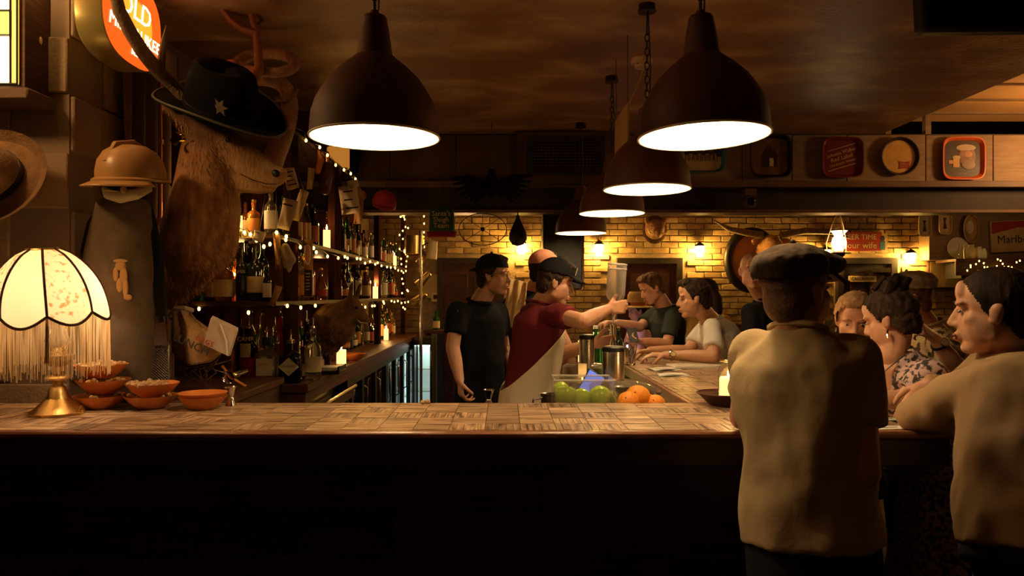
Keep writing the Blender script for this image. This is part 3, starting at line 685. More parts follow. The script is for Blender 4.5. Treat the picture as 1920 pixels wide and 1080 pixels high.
# ================================================================ BOWLS OF PEANUTS
bp = [(.045, 0), (.05, .004), (.075, .022), (.098, .05), (.1, .053), (.096, .052), (.073, .026), (.048, .009), (.0, .007)]
bowlm = MB().lathe(bp, seg=36).mesh(); bowlm.materials.append(M['bowl'])
nutm = MB().ell((-.009, 0, 0), (.0115, .0088, .0088), None, 8, 6).ell((.010, 0, .001), (.0125, .0095, .0095), None, 8, 6).mesh(); nutm.materials.append(M['nut'])
def bowl(px, Y, z, label, n, nl, sc=1.0):
    x = (px-CX)*Y/F
    o = bpy.data.objects.new('snack_bowl', bowlm); COL.objects.link(o); o.location = (x, Y, z); o.scale = (sc, sc, 1); o.rotation_euler = (0, 0, random.random()*6)
    tag(o, label, 'bowl', 'terracotta snack bowls on the bar')
    for k in range(n):
        a = random.random()*6.28; r = .082*math.sqrt(random.random())
        q = bpy.data.objects.new('peanut', nutm); COL.objects.link(q)
        q.location = (x+r*math.cos(a), Y+r*math.sin(a), z+.036+.016*(r/.08)**2+random.uniform(0, .016)*(1-r/.1)); q.rotation_euler = (random.uniform(-.4, .4), random.uniform(-.4, .4), random.random()*6)
        tag(q, nl, 'peanut', nl[0:60])
bowl(188, 2.86, ZB, 'lowest terracotta bowl of the three stacked beside the tassel lamp', 14, 'peanut in the lowest bowl beside the tassel lamp')
bowl(194, 2.86, ZB+.062, 'middle terracotta bowl of the three stacked beside the tassel lamp', 14, 'peanut in the middle bowl beside the tassel lamp')
bowl(189, 2.86, ZB+.122, 'topmost terracotta bowl of the three stacked beside the tassel lamp', 12, 'peanut in the topmost bowl beside the tassel lamp')
bowl(283, 2.86, ZB, 'lower terracotta bowl of the middle stack of two', 6, 'peanut in the lower bowl of the middle stack')
bowl(286, 2.86, ZB+.048, 'upper terracotta bowl heaped with peanuts on the middle stack', 24, 'peanut heaped in the upper bowl of the middle stack')
bowl(380, 2.84, ZB, 'lower of two nested empty terracotta bowls', 0, '', .92)
bowl(380, 2.84, ZB+.013, 'upper of two nested empty terracotta bowls', 0, '', .93)
q = bpy.data.objects.new('peanut', nutm); COL.objects.link(q); q.location = P(797, 752, 2.96); q.location.z = ZB+.01
tag(q, 'single peanut lying alone at the rear edge of the bar', 'peanut')
def jigger(name, px, py, Y, z, label, m):
    t = thing(name, label, 'jigger', (P(px, py, Y).x, Y, z))
    MB().shell([(.022, 0), (.012, .03), (.01, .034), (.012, .038), (.024, .075), (.025, .076), (.022, .074), (.009, .037)], seg=20).build('cup', m, t)
    MB().tube([(math.cos(a)*.0245, math.sin(a)*.0245, .0755) for a in [2*math.pi*k/20 for k in range(21)]], .0012, 5).build('rim', m, t)
    return t
jigger('jigger', 916, 740, 3.15, 1.06, 'steel jigger standing behind the bar in front of the dark shirts', M['chrome'])
jigger('jigger', 433, 745, 2.93, ZB-.04, 'small steel jigger beside the nested terracotta bowls', M['chrome']).location.z = ZB
# ================================================================ BACK BAR: counter, coolers, shelves
ct = thing('back_bar_counter', 'dark reddish back bar counter running under the liquor shelves', 'counter', (-1.48, 6.7, 0))
ZC = 1.05
MB().box2((-1.86, 4.04, 1.0), (-1.10, 9.4, ZC), .004).build('counter_top', M['redwood'], ct, True)
MB().box2((-1.85, 4.06, .94), (-1.12, 9.38, 1.0)).build('fascia', M['redwood'], ct, True)
MB().box2((-1.86, 4.05, 0), (-1.22, 9.35, .94)).build('carcass', M['black'], ct, True)
for k in range(2):
    z = .86-.10*k
    rl = MB(); rl.tube([(-1.03-.0*k, 4.05, z+.06), (-1.03, 5.0-.5*k, z+.06)], .012, 8).box2((-1.20, 4.05, z-.01), (-1.04, 5.0-.5*k, z)).box2((-1.05, 4.05, z), (-1.04, 5.0-.5*k, z+.05))
    rl.build('bottle_rail', M['brass'] if False else M['steel'], ct, True)
for i in range(7):
    y0 = 5.2+i*.58; lit = i >= 5
    fr = thing('bottle_cooler', ['first', 'second', 'third', 'fourth', 'fifth', 'sixth', 'seventh and farthest'][i]+(' glowing' if lit else ' dark')+' glass door cooler from the near end under the back bar', 'cooler', (-1.18, y0+.29, 0), None, 'coolers under the back bar')
    MB().box2((-.03, -.28, .06), (-.02, .28, .93)).build('interior', mat('cooler_light', (.5, .6, .58), rough=.5, emit=3.0, ecol=(.50, .74, .68)) if i == 6 else (mat('cooler_light2', (.4, .5, .5), rough=.5, emit=.5, ecol=(.45, .7, .65)) if lit else M['black']), fr)
    f = MB()
    for a, b in (((.0, -.29, .04), (.05, -.25, .94)), ((0, .25, .04), (.05, .29, .94)), ((0, -.25, .04), (.05, .25, .10)), ((0, -.25, .88), (.05, .25, .94))): f.box2(a, b)
    f.build('door_frame', M['black'], fr)
    MB().box2((.025, -.25, .10), (.03, .25, .88)).build('glass_pane', M['glass'] if lit else M['blackglass'], fr)
    MB().tube([(.05, -.265, .5), (.08, -.265, .52), (.08, -.265, .8), (.05, -.265, .82)], .008, 6).build('handle', M['steel'], fr)
    for z in (.35, .6): MB().box2((-.015, -.25, z), (.015, .25, z+.01)).build('rack', M['chrome'], fr)
M['matte'] = mat('matte_wood', (.05, .018, .010), (.03, .011, .007), rough=.95, scale=6, stretch=(6, 6, .6), spec=0)
sh = thing('liquor_shelf', 'tall dark wooden liquor shelf unit along the left wall', 'shelf', (-1.56, 6.7, ZC))
Z1, Z2, Z3 = 1.515, 1.895, 2.56
for z in (Z1, Z2, Z3): MB().box2((-1.86, 4.02, z-.028), (-1.275, 9.3, z), .003).build('shelf_board', M['darkwood'], sh, True)
MB().box2((-1.862, 4.02, ZC), (-1.845, 9.3, 2.6)).build('back_panel', M['matte'], sh, True)
for y0, y1 in ((4.30, 4.44), (5.40, 5.62), (7.3, 7.42), (9.2, 9.3)):
    for a, b in ((ZC, Z1-.03), (Z1, Z2-.03), (Z2, Z3-.03)): MB().box2((-1.32, y0, a), (-1.268, y1, b), .003).build('post', M['matte'], sh, True)
for z0, z1 in ((Z1, Z2-.03), (Z2, Z3-.03)): MB().box2((-1.845, 4.02, z0), (-1.80, 4.06, z1)).build('end_post', M['darkwood'], sh, True)
tp = MB().box2((-1.87, 4.013, 1.868), (-1.40, 4.018, 1.905)).build('name_strip', M['cream'], sh, True)
text('SCOTTY KNOX', .045, M['ink'], sh, (-1.55, 4.012, 1.886))
for y0 in (4.5, 5.7, 6.5, 7.5, 8.3): MB().box2((-1.84, y0, 2.1), (-1.835, y0+.5, 2.4)).build('mirror', M['blackglass'], sh, True)
def kid(t, n): return [c for c in t.children if c.name.split('.')[0] == n][0]
# ---------------- bottles
PRF = {
 'wine': [(.86, 0), (1, .02), (1, .58), (.9, .66), (.5, .74), (.34, .80), (.33, .93), (.38, .935), (.38, .965), (.33, .97), (.33, 1)],
 'spirit': [(.9, 0), (1, .02), (1, .62), (.88, .70), (.48, .77), (.36, .82), (.36, .93), (.42, .94), (.42, .97), (.35, .98), (.35, 1)],
 'squat': [(.92, 0), (1, .03), (1, .55), (.93, .64), (.6, .70), (.34, .74), (.33, .9), (.4, .91), (.4, .96), (.34, .97), (.34, 1)],
 'jug': [(.8, 0), (.95, .06), (1, .25), (.95, .42), (.7, .56), (.4, .68), (.3, .76), (.3, .92), (.36, .93), (.36, .97), (.3, .98), (.3, 1)],
}
_bc = {}
def bmeshes(style, w, h, seg=18):
    k = (style, round(w, 3), round(h, 3), seg)
    if k in _bc: return _bc[k]
    p = [(r*w/2, z*h) for r, z in PRF[style]]
    sx = dict(seg=seg)
    body = MB().lathe(p, **sx).mesh()
    t = dict(wine=(.16, .46), spirit=(.12, .56), squat=(.1, .48), jug=(.12, .34))[style]
    lab = MB().shell([(w/2*1.012, t[0]*h), (w/2*1.018, t[0]*h), (w/2*1.018, t[1]*h), (w/2*1.012, t[1]*h)], seg=14, a0=R(200), a1=R(360+10)).mesh()
    top = MB().lathe([(p[-1][0]*.95, h*.995), (p[-1][0]*1.1, h), (p[-1][0]*1.1, h*1.05), (p[-1][0]*.8, h*1.06)], seg=10).mesh()
    sp = MB().lathe([(p[-1][0]*.9, h*.99), (p[-1][0]*1.15, h), (p[-1][0]*1.15, h*1.035), (p[-1][0]*.5, h*1.045), (p[-1][0]*.34, h*1.06), (p[-1][0]*.26, h*1.2), (p[-1][0]*.2, h*1.205)], seg=10).mesh()
    n = p[-1][0]; strip = MB().shell([(n*1.15, h*.84), (n*1.15, h*.92)], seg=10).mesh()
    _bc[k] = (body, lab, top, sp, strip); return _bc[k]
_mm = {}
def mcopy(me, m):
    k = (me.name, m.name)
    if k not in _mm:
        c = me.copy(); c.materials.clear(); c.materials.append(m); _mm[k] = c
    return _mm[k]
def bottle(loc, style, w, h, g, lab, top, label, rot=0, group=None, spout=False):
    t = thing('bottle', label, 'bottle', loc, rot, group)
    b, l, tp_, sp, strip = bmeshes(style, w, h)
    inst('glass', mcopy(b, g), t, (0, 0, 0))
    if lab: inst('label', mcopy(l, lab), t, (0, 0, 0))
    if spout: inst('pour_spout', mcopy(sp, M['chrome']), t, (0, 0, 0))
    elif top: inst('stopper', mcopy(tp_, top), t, (0, 0, 0))
    return t
def pb(px, by, w, h, Y, z, style, g, lab, top, label, spout=False, rot=0):
    s = Y/F; return bottle((P(px, by, Y).x, Y, z), style, w*s, h*s, g, lab, top, label, rot, None, spout)
LABEL = [('cream', M['cream']), ('white', M['white']), ('red', mat('red_label', (.45, .05, .03), rough=.7)), ('orange', mat('orange_label', (.62, .25, .06), rough=.7)), ('black', M['black'])]
GL = [('amber', M['amber']), ('dark green', M['darkgreen']), ('brown', M['brownglass']), ('pale', M['clearliq']), ('black', M['blackglass']), ('green', M['glassg'])]
# near end of the shelf, row facing the room
pb(345, 570, 26, 78, 4.2, Z1, 'squat', M['clearliq'], LABEL[0][1], M['black'], 'clear square shouldered bottle leftmost on the middle shelf beside the stag neck')
pb(368, 572, 30, 66, 4.1, Z1, 'jug', M['glassg'], None, M['black'], 'green cut glass decanter second on the middle shelf')
pb(396, 570, 22, 62, 4.15, Z1, 'spirit', M['brownglass'], LABEL[1][1], LABEL[2][1], 'small brown bottle with a red cap on the middle shelf')
pb(420, 570, 36, 84, 4.07, Z1, 'squat', M['amber'], LABEL[0][1], M['black'], 'large glowing amber whiskey bottle with a cream label')
pb(440, 570, 17, 74, 4.2, Z1, 'spirit', M['amber'], LABEL[0][1], M['brass'], 'slim amber bottle just behind the large glowing whiskey bottle')
t0_ = t = pb(453, 570, 21, 104, 4.07, Z1, 'wine', M['darkgreen'], LABEL[4][1], M['black'], 'dark bottle lettered JAMES with a gold neck on the middle shelf')
text('JAMES', .024, M['cream'], kid(t, 'label'), t.location+V((0, -.034, .165)))
pb(479, 570, 32, 100, 4.09, Z1, 'wine', M['darkgreen'], LABEL[0][1], M['black'], 'big dark green bottle with a square cream label on the middle shelf')
pb(501, 570, 15, 60, 4.06, Z1, 'spirit', M['blackglass'], LABEL[1][1], M['black'], 'small dark bottle with a white and red label at the shelf end')
for i, (px, h, g) in enumerate(((412, 116, M['blackglass']), (430, 112, M['blackglass']), (462, 108, M['darkgreen']), (492, 112, M['darkgreen']))):
    pb(px, 570, 22, h, 4.25, Z1, 'wine', g, None, M['black'], 'tall dark bottle '+['first', 'second', 'third', 'fourth'][i]+' in the rear row of the middle shelf end')
pb(476, 436, 24, 62, 4.12, Z2, 'squat', M['amber'], LABEL[3][1], M['brass'], 'amber bottle with an orange label on the upper shelf beside the candle')
pb(508, 436, 24, 78, 4.1, Z2, 'spirit', M['clearliq'], LABEL[1][1], M['chrome'], 'tall clear bottle with a long white label on the upper shelf end')
pb(460, 436, 18, 60, 4.22, Z2, 'squat', M['brownglass'], LABEL[0][1], M['black'], 'brown bottle behind the candle on the upper shelf end')
pb(531, 436, 16, 70, 4.2, Z2, 'spirit', M['darkgreen'], None, M['black'], 'dark green bottle behind the pinned papers on the upper shelf')
# long rows receding along the shelf
NTH = ['first', 'second', 'third', 'fourth', 'fifth', 'sixth', 'seventh', 'eighth', 'ninth', 'tenth', 'eleventh', 'twelfth', 'thirteenth', 'fourteenth', 'fifteenth', 'sixteenth', 'seventeenth', 'eighteenth', 'nineteenth', 'twentieth', 'twenty-first', 'twenty-second', 'twenty-third', 'twenty-fourth', 'twenty-fifth', 'twenty-sixth', 'twenty-seventh', 'twenty-eighth', 'twenty-ninth', 'thirtieth']
rg = random.Random(11)
ST = [('wine', .076, .30), ('spirit', .078, .28), ('squat', .092, .25), ('jug', .096, .24), ('spirit', .07, .31)]
def row(y0, y1, x, z, step, where, spout=0.0, hmax=.33):
    y = y0; k = 0
    while y < y1 and k < 30:
        st, w_, h_ = rg.choice(ST); gn, g = rg.choice(GL); ln, l = rg.choice(LABEL); h_ = min(h_*rg.uniform(.9, 1.05), hmax)
        bottle((x+rg.uniform(-.03, .03), y, z), st, w_, round(h_/.02)*.02, g, l, M['black'] if rg.random() < .7 else M['brass'],
               '%s bottle with %s label, %s along the %s' % (gn, ln, NTH[k], where), R(45), None, rg.random() < spout)
        y += step*rg.uniform(.95, 1.1); k += 1
row(4.56, 5.36, -1.37, Z1, .115, 'middle shelf between first two posts')
row(4.56, 5.36, -1.38, Z2, .115, 'upper shelf between first two posts')
row(5.72, 7.24, -1.36, Z1, .12, 'middle shelf past second post')
row(5.72, 7.24, -1.37, Z2, .12, 'upper shelf past second post')
row(7.5, 9.15, -1.36, Z1, .125, 'middle shelf at the far end')
row(7.5, 9.15, -1.37, Z2, .125, 'upper shelf at the far end')
row(6.5, 9.2, -1.42, ZC, .125, 'back bar counter past the fawn bust', .5)
row(4.6, 5.3, -1.48, ZC, .13, 'back bar counter behind the pour bottles', .6)
row(5.75, 9.1, -1.36, Z3, .26, 'top shelf under the ceiling')
# pour bottles at the near end of the counter
t = pb(466, 717, 34, 98, 4.2, ZC, 'spirit', M['blackglass'], None, None, 'dark bottle lettered CAMP over a red lower half on the back bar', True)
s = 4.2/F; MB().lathe([(17.2*s, .012), (17.4*s, .014), (17.4*s, .135), (17.2*s, .137)], seg=18).build('red_liquid', M['redliq'], t)
MB().shell([(17.6*s, .14), (17.6*s, .22)], seg=10, a0=R(235), a1=R(300)).build('label', M['cream'], t)
text('CAMP', .036, M['cream'], kid(t, 'label'), t.location+V((0, -.056, .245)))
def square_bottle(px, Y, w, h, d, g, label, liq=None, neck=.016, tag_=None):
    s = Y/F; w *= s; h *= s; t = thing('bottle', label, 'bottle', (P(px, 0, Y).x, Y, ZC))
    def rr(w_, d_, z): return [V((x, y, z)) for x, y in [(superpt(2*math.pi*k/24, w_/2, d_/2, 4)) for k in range(24)]]
    MB().loft([rr(w*.9, d*.9, 0), rr(w, d, .01), rr(w, d, h*.62), rr(w*.92, d*.9, h*.70), rr(w*.6, d*.6, h*.77), rr(neck*2.2, neck*2.2, h*.82), rr(neck*2, neck*2, h)]).build('glass', g, t)
    if liq: MB().loft([rr(w*.93, d*.93, .006), rr(w*.93, d*.93, liq*h)]).build('liquid', M['redliq'], t)
    MB().lathe([(neck*.9, h*.98), (neck*1.5, h), (neck*1.5, h*1.09), (neck*.5, h*1.11), (neck*.36, h*1.14), (neck*.26, h*1.36), (.002, h*1.37)], seg=12).build('pour_spout', M['chrome'], t)
    return t, w, h
t, w_, h_ = square_bottle(500, 4.12, 42, 76, .085, M['clearliq'], 'square clear bottle with a large cream label on the back bar edge', .16)
MB().box2((-w_*.36, -.047, h_*.18), (w_*.36, -.044, h_*.60), .001).build('label', M['cream'], t)
text('SPECIALE', .014, M['inkred'], kid(t, 'label'), t.location+V((0, -.048, h_*.46)))
MB().lathe([(.018, h_*.9), (.03, h_*.92), (.03, h_*1.1), (.02, h_*1.12)], seg=16).build('cap', M['black'], t)
t, w_, h_ = square_bottle(545, 4.1, 40, 74, .09, M['blackglass'], 'black apothecary bottle with a cream diamond label lettered HENDRICKS')
MB().prism([(-.058, .0), (0, -.052), (.058, 0), (0, .052)], .003, None, (0.002, -.049, h_*.42)).build('label', M['cream'], t)
text('HENDRICKS', .0165, M['ink'], kid(t, 'label'), t.location+V((0, -.05, h_*.43))); text('GIN', .011, M['ink'], kid(t, 'label'), t.location+V((0, -.05, h_*.30)))
for px, Y, w_, h_, st, g, l, lb_ in (
    (587, 4.25, 30, 96, 'wine', M['clearliq'], LABEL[0][1], 'tall clear bottle with a patterned label at the back bar corner'),
    (567, 4.3, 24, 60, 'squat', M['brownglass'], LABEL[0][1], 'dark brown bottle behind the black apothecary bottle'),
    (470, 4.5, 22, 118, 'wine', M['clearliq'], LABEL[0][1], 'pale bottle with a tall steel spout behind the CAMP bottle'),
    (491, 4.5, 24, 112, 'wine', M['clearliq'], LABEL[0][1], 'pale round label bottle with spout behind the square clear bottle'),
    (525, 4.48, 26, 112, 'jug', M['redliq'], None, 'red liqueur bottle with a tall spout in the second row'),
    (550, 4.52, 22, 120, 'wine', M['brownglass'], LABEL[4][1], 'dark tall bottle with a bright spout in the second row'),
    (520, 4.3, 34, 66, 'squat', M['amber'], None, 'squat amber bottle between the cream label and black bottles'),
    (452, 4.45, 18, 90, 'wine', M['blackglass'], None, 'thin black bottle with a spout behind the paper slips'),
    (446, 4.6, 24, 70, 'squat', M['amber'], None, 'yellow amber bottle glowing behind the paper slips'),
    (575, 4.5, 22, 100, 'spirit', M['blackglass'], LABEL[1][1], 'black bottle with a white label in the second row')):
    pb(px, 0, w_, h_, Y, ZC, st, g, l, None, lb_, True)
# ---------------- candles with small lamps
def candle(loc, h, label, power, r=.026):
    t = thing('candle', label, 'candle', loc); MB().lathe([(r, 0), (r, h), (r*.8, h-.004), (.0, h-.006)], seg=16).build('wax', M['waxlit'], t)
    MB().lathe([(.001, h), (.006, h+.012), (.004, h+.026), (.0005, h+.04)], seg=8).build('flame', M['flame'], t)
    light('candle_light', V(loc)+V((0, -.0, h+.05)), power, (1, .5, .15), .012); return t
candle((P(447, 0, 4.05).x, 4.05, Z2), .10, 'lit candle at the end of the upper shelf beside the stag neck', 1.1, .022)
candle((P(640, 0, 5.25).x, 5.25, ZC), .10, 'lit candle on the back bar counter under the fawn bust', 1.6, .035)
candle((-1.30, 5.28, Z2), .13, 'lit candle on the upper shelf by the second post', 1.0)
candle((-1.30, 7.28, Z1), .12, 'brightest candle amid the far middle shelf bottles', 3.2)
candle((-1.31, 8.0, ZC), .12, 'lit candle among the far counter bottles', 2.2)
candle((-1.31, 8.6, Z2), .12, 'lit candle at the far end of the upper shelf', 1.8)
light('shelf_fill', (-1.6, 4.35, 1.84), .9, (1, .55, .18), .03); light('shelf_fill', (-1.6, 6.2, 1.84), 1.3, (1, .55, .18), .03); light('shelf_fill', (-1.55, 6.3, 1.46), 1.0, (1, .55, .18), .03)  # unseen point lights added to make the shelf bays glow
light('shelf_fill', P(436, 515, 4.2), .9, (1, .5, .12), .015)  # added light behind the amber whiskey bottle for its glow
# ---------------- fairy lights
fbm = MB().ell((0, 0, 0), (.0085, .0085, .012), None, 8, 5).mesh(); fbm.materials.append(M['fairy'])
def fairy(label, pts, n, jit=.02, seed=1):
    r = random.Random(seed); pts = [V(p) for p in pts]; t = thing('fairy_lights', label, 'fairy lights', pts[0])
    L = [0]
    for i in range(len(pts)-1): L.append(L[-1]+(pts[i+1]-pts[i]).length)
    fine = []
    for k in range(n*2+1):
        d = L[-1]*k/(n*2); i = max(j for j in range(len(pts)) if L[j] <= d+1e-9); i = min(i, len(pts)-2)
        q = pts[i].lerp(pts[i+1], (d-L[i])/max(L[i+1]-L[i], 1e-6))+V([r.uniform(-jit, jit) for _ in range(3)]); fine.append(q)
    MB().tube(fine, .002, 4, False).build('wire', M['black'], t, True)
    for q in fine[1::2]: inst('bulb', fbm, t, q-pts[0]+V((0, 0, -.012)))
    return t
fairy('fairy lights strung along the upper shelf edge', [(-1.25, 4.05, Z2-.02), (-1.25, 5.5, Z2-.05), (-1.25, 7.2, Z2-.02), (-1.25, 9.2, Z2-.04)], 22, .02, 2)
fairy('fairy lights strung along the middle shelf edge', [(-1.84, 4.0, Z1+.02), (-1.5, 4.0, Z1-.06), (-1.25, 4.1, Z1-.03), (-1.25, 5.5, Z1-.05), (-1.25, 9.2, Z1-.03)], 20, .02, 3)
fairy('fairy lights along the top shelf edge under the ceiling', [(-1.25, 4.2, Z3+.0), (-1.25, 5.4, Z3-.03), (-1.25, 6.2, Z3)], 8, .015, 4)
fairy('fairy lights draped over the near end of the upper shelf', [P(432, 430, 3.97), P(462, 428, 3.97), P(480, 440, 3.97), P(497, 462, 3.97), P(520, 432, 3.97), P(545, 442, 3.97)], 9, .012, 5)
fairy('fairy lights hanging down the far shelf end post', [V((-1.26, 9.1, Z3-.03)), P(752, 400, 8.8), P(766, 428, 8.8), P(757, 445, 8.8), P(760, 475, 8.8), P(755, 510, 8.8), P(762, 560, 8.8), P(752, 585, 8.8)], 26, .05, 6)
fairy('tangle of bright fairy lights beside the hanging brass mug', [P(752, 462, 8.6), P(768, 470, 8.6), P(758, 480, 8.6), P(775, 468, 8.6)], 9, .04, 7)
fairy('fairy lights beside the green hanging cap', [P(793, 395, 8.5), P(797, 430, 8.5), P(794, 470, 8.5)], 5, .02, 8)
# ---------------- trophies and pinned papers round the shelves
fb = thing('fawn_bust', 'small dark fawn bust with upright ears on the back bar', 'trophy', P(630, 640, 4.9))
def Q(x, y, d=0): return P(x, y, 4.9+d)
u = MB().chain([Q(615, 640), Q(625, 610), Q(645, 590), Q(655, 578)], [.10, .155, .10, .075], 16)
u.chain([Q(658, 576), Q(672, 588), Q(684, 600)], [.075, .056, .034], 14); u.ell(Q(684, 600), (.036, .034, .03))
for x0, y0, x1, y1, d in ((655, 565, 660, 530, -.05), (666, 565, 676, 532, .03)):
    e = (Q(x1, y1)-Q(x0, y0)).normalized(); a_, b_ = frame(e, V((0, 1, 0))); u.ell(Q((x0+x1)/2, (y0+y1)/2, d), (.016, .032, .075), basis(a_, b_, e)); u.cap(Q(x0, y0, d), Q(x0, y0+8, d), .03, .04, 10)
me = remesh(u, .01, 4); fo = fur(me, 3500, .022, .005, V((-.2, 0, -1)), 9)
M['fawn'] = mat('fawn_fur', (.11, .05, .024), (.24, .12, .06), rough=.9, scale=20, bump=.6, bscale=60)
link('bust', offset_mesh(me, fb.location), M['fawn'], fb)
o = fo.build('fur', M['fawn'], fb, True, fix=False); o['kind'] = 'stuff'
MB().ell(Q(668, 577, -.055), .010).build('eye', M['blackglass'], fb, True)
MB().tube([Q(612, 655), Q(614, 672)], .03, 12).lathe([(.07, -.0), (.07, .015)], seg=20, at=V((Q(614, 0).x, 4.9, ZC))).tube([Q(614, 672), V((Q(614, 0).x, 4.9, ZC+.01))], .022, 10).build('stand', M['darkwood'], fb, True)
MB().tube([Q(664, 594, -.04), Q(676, 605, -.035), Q(688, 606, -.03)], .004, 5).build('mouth_line', M['cream'], fb, True)
def note(px, py, Y, w, h, rot, m, label, extra=None):
    t = thing('pinned_note', label, 'paper', P(px, py, Y), rot)
    s = Y/F; w *= s; h *= s
    MB().grid(lambda u_, v_: V(((u_-.5)*w, .012*math.sin(u_*5+v_*3), (v_-.5)*h)), 6, 6).build('sheet', m, t).modifiers.new('s', 'SOLIDIFY').thickness = .002
    MB().ell((0, -.012, h*.44), .004, None, 8, 6).build('pin', M['brass'], t)
    if extra: extra(t, w, h)
    p0 = t.location+V((0, 0, h*.46)); zb = next((z for z in (Z1, Z2, Z3) if z > p0.z+.01), Z3)
    st = MB().tube([V((0, 0, h*.46)), Euler(rot).to_matrix().inverted() @ (V((-1.272, max(Y, 4.03), zb-.02))-t.location)], .0015, 4).build('string', M['black'], t)
    return t
def lines(n, m=None):
    def f(t, w, h):
        mb = MB()
        for k in range(n): mb.box((random.uniform(-.1, .1)*w, -.016, h*(.3-.6*k/max(n-1, 1))), (w*random.uniform(.4, .7), .002, h*.05))
        o = mb.build('print', m or M['ink'], t)
    return f
note(485, 443, 3.95, 22, 20, (0, R(14), 0), M['paper'], 'small cream card tilted at the end of the upper shelf', lines(2))
note(545, 335, 4.0, 22, 40, (0, R(-14), R(15)), M['paper'], 'printed paper slip pinned just past the stag nose', lines(4))
note(538, 402, 4.0, 26, 58, (0, R(14), 0), M['paper'], 'pale note with a small drawing hanging below the stag nose', lines(1))
note(562, 385, 4.08, 16, 60, (0, R(18), R(20)), M['cream'], 'long tan paper strip hanging beside the pale note')
note(582, 335, 4.4, 12, 40, (0, R(4), 0), M['burlap'], 'thin tan ticket hung below the top shelf edge')
note(520, 470, 3.98, 12, 70, (0, R(-4), 0), M['burlap'], 'narrow brown paper strip below the pale note')
note(655, 375, 5.3, 34, 52, (0, R(-8), R(10)), M['paper'], 'crumpled pale papers pinned to the second post', lines(3))
note(662, 345, 5.3, 20, 14, (0, R(-14), 0), M['paper'], 'small pale receipt pinned above the crumpled papers')
note(672, 398, 5.35, 16, 44, (0, R(3), 0), M['burlap'], 'brown paper bag hanging from the second post')
note(516, 555, 4.0, 12, 40, (0, R(20), 0), M['burlap'], 'curled bark strip hanging at the middle shelf end')
bd = thing('shelf_sign', 'tall narrow orange sign with a white oval on the shelf post', 'sign', P(578, 503, 4.62))
s = 4.62/F
MB().box2((-8.2*s, 0, -54*s), (8.2*s, .008, 54*s), .002).build('board', M['cream'], bd)
MB().box2((-7*s, -.003, -3*s), (7*s, 0, 53*s)).build('orange_field', mat('orange_print', (.55, .20, .05), rough=.5), bd)
MB().box2((-7*s, -.003, -53*s), (7*s, 0, -3*s)).build('brown_field', M['darkwood'], bd)
MB().tube([(5*s*math.cos(a), -.005, (26+19*math.sin(a))*s) for a in [2*math.pi*k/24 for k in range(25)]], .004, 5).build('oval_print', M['white'], bd)
for k in range(6): MB().box((-1*s, -.005, (-10-k*6)*s), ((9-k % 3)*s, .002, 2*s)).build('print_line', M['cream'], bd)
# things on top of the shelf
def blob(name, label, cat, p, parts_, m, vox=.012):
    t = thing(name, label, cat, p); u = MB()
    for a, b, ra, rb in parts_: u.cap(V(a), V(b), ra, rb, 12)
    link('body', remesh(u, vox, 3), m, t); return t
ol = thing('paper_lantern', 'small orange paper drum on the top shelf', 'lantern', V((-1.32, 5.75, Z3)))
MB().shell([(.08, 0), (.085, .01), (.085, .16), (.08, .17)], seg=24).build('drum', glow('drum_glow', (1, .36, .05), .35), ol)
MB().lathe([(.086, .165), (.09, .165), (.09, .175), (.086, .175)], seg=24).build('rim', M['brass'], ol)
MB().tube([(0, 0, 0), (0, 0, .02)], .07, 20).build('base', M['darkwood'], ol)
blob('feather_bunch', 'dark bushy feather bunch standing at the end of the top shelf', 'feathers', V((-1.30, 6.08, Z3)), [((0, 0, .04), (0, 0, .16), .07, .10), ((0, 0, .16), (.05, .02, .24), .09, .05), ((0, 0, .14), (-.09, 0, .2), .08, .05)], M['blackcloth'])
blob('fur_pelt', 'tan fur pelt hanging below the feather bunch', 'pelt', V((-1.24, 6.0, 2.30)), [((0, 0, .14), (0, .02, .0), .05, .06), ((-.05, 0, .1), (.06, 0, .08), .04, .04)], M['burlap'])
blob('wooden_mask', 'small dark wooden mask hanging under the top shelf', 'mask', V((-1.24, 5.0, 2.26)), [((0, 0, .16), (0, -.01, .02), .06, .04), ((0, -.04, .1), (0, -.06, .06), .02, .025)], M['redwood'])
blob('animal_skull', 'bleached animal jaw hanging at the near shelf end', 'skull', P(535, 480, 3.98), [((0, 0, .05), (.03, 0, -.02), .022, .03), ((.03, 0, -.02), (.02, 0, -.08), .02, .012), ((-.02, 0, .04), (.0, 0, -.06), .012, .01)], M['paper'], .007)
blob('antler_tip', 'pale curled horn standing on the top shelf near the lamp', 'horn', P(596, 305, 4.9), [((0, 0, -.06), (.02, 0, .02), .02, .024), ((.02, 0, .02), (.0, 0, .09), .022, .008)], M['bowl'], .008)
blob('antler_tip', 'orange lit figurine second on the top shelf edge', 'figurine', P(612, 312, 5.15), [((0, 0, -.05), (0, 0, .05), .03, .02), ((0, 0, .07), (0, 0, .09), .025, .022)], M['copper'], .008)
rsn = thing('pub_sign', 'dark red sign with faint lettering behind the snake', 'sign', P(570, 222, 5.2))
MB().box2((-.10, 0, -.06), (.12, .02, .06), .003).build('board', mat('dark_red', (.10, .012, .012), rough=.6), rsn)
MB().tube([(0, .01, -.06), (0, .01, Z3-rsn.location.z)], .008, 6).build('stand', M['darkwood'], rsn)
text('PORTLAND', .03, M['ledge'], rsn, rsn.location+V((.01, -.003, .015)))
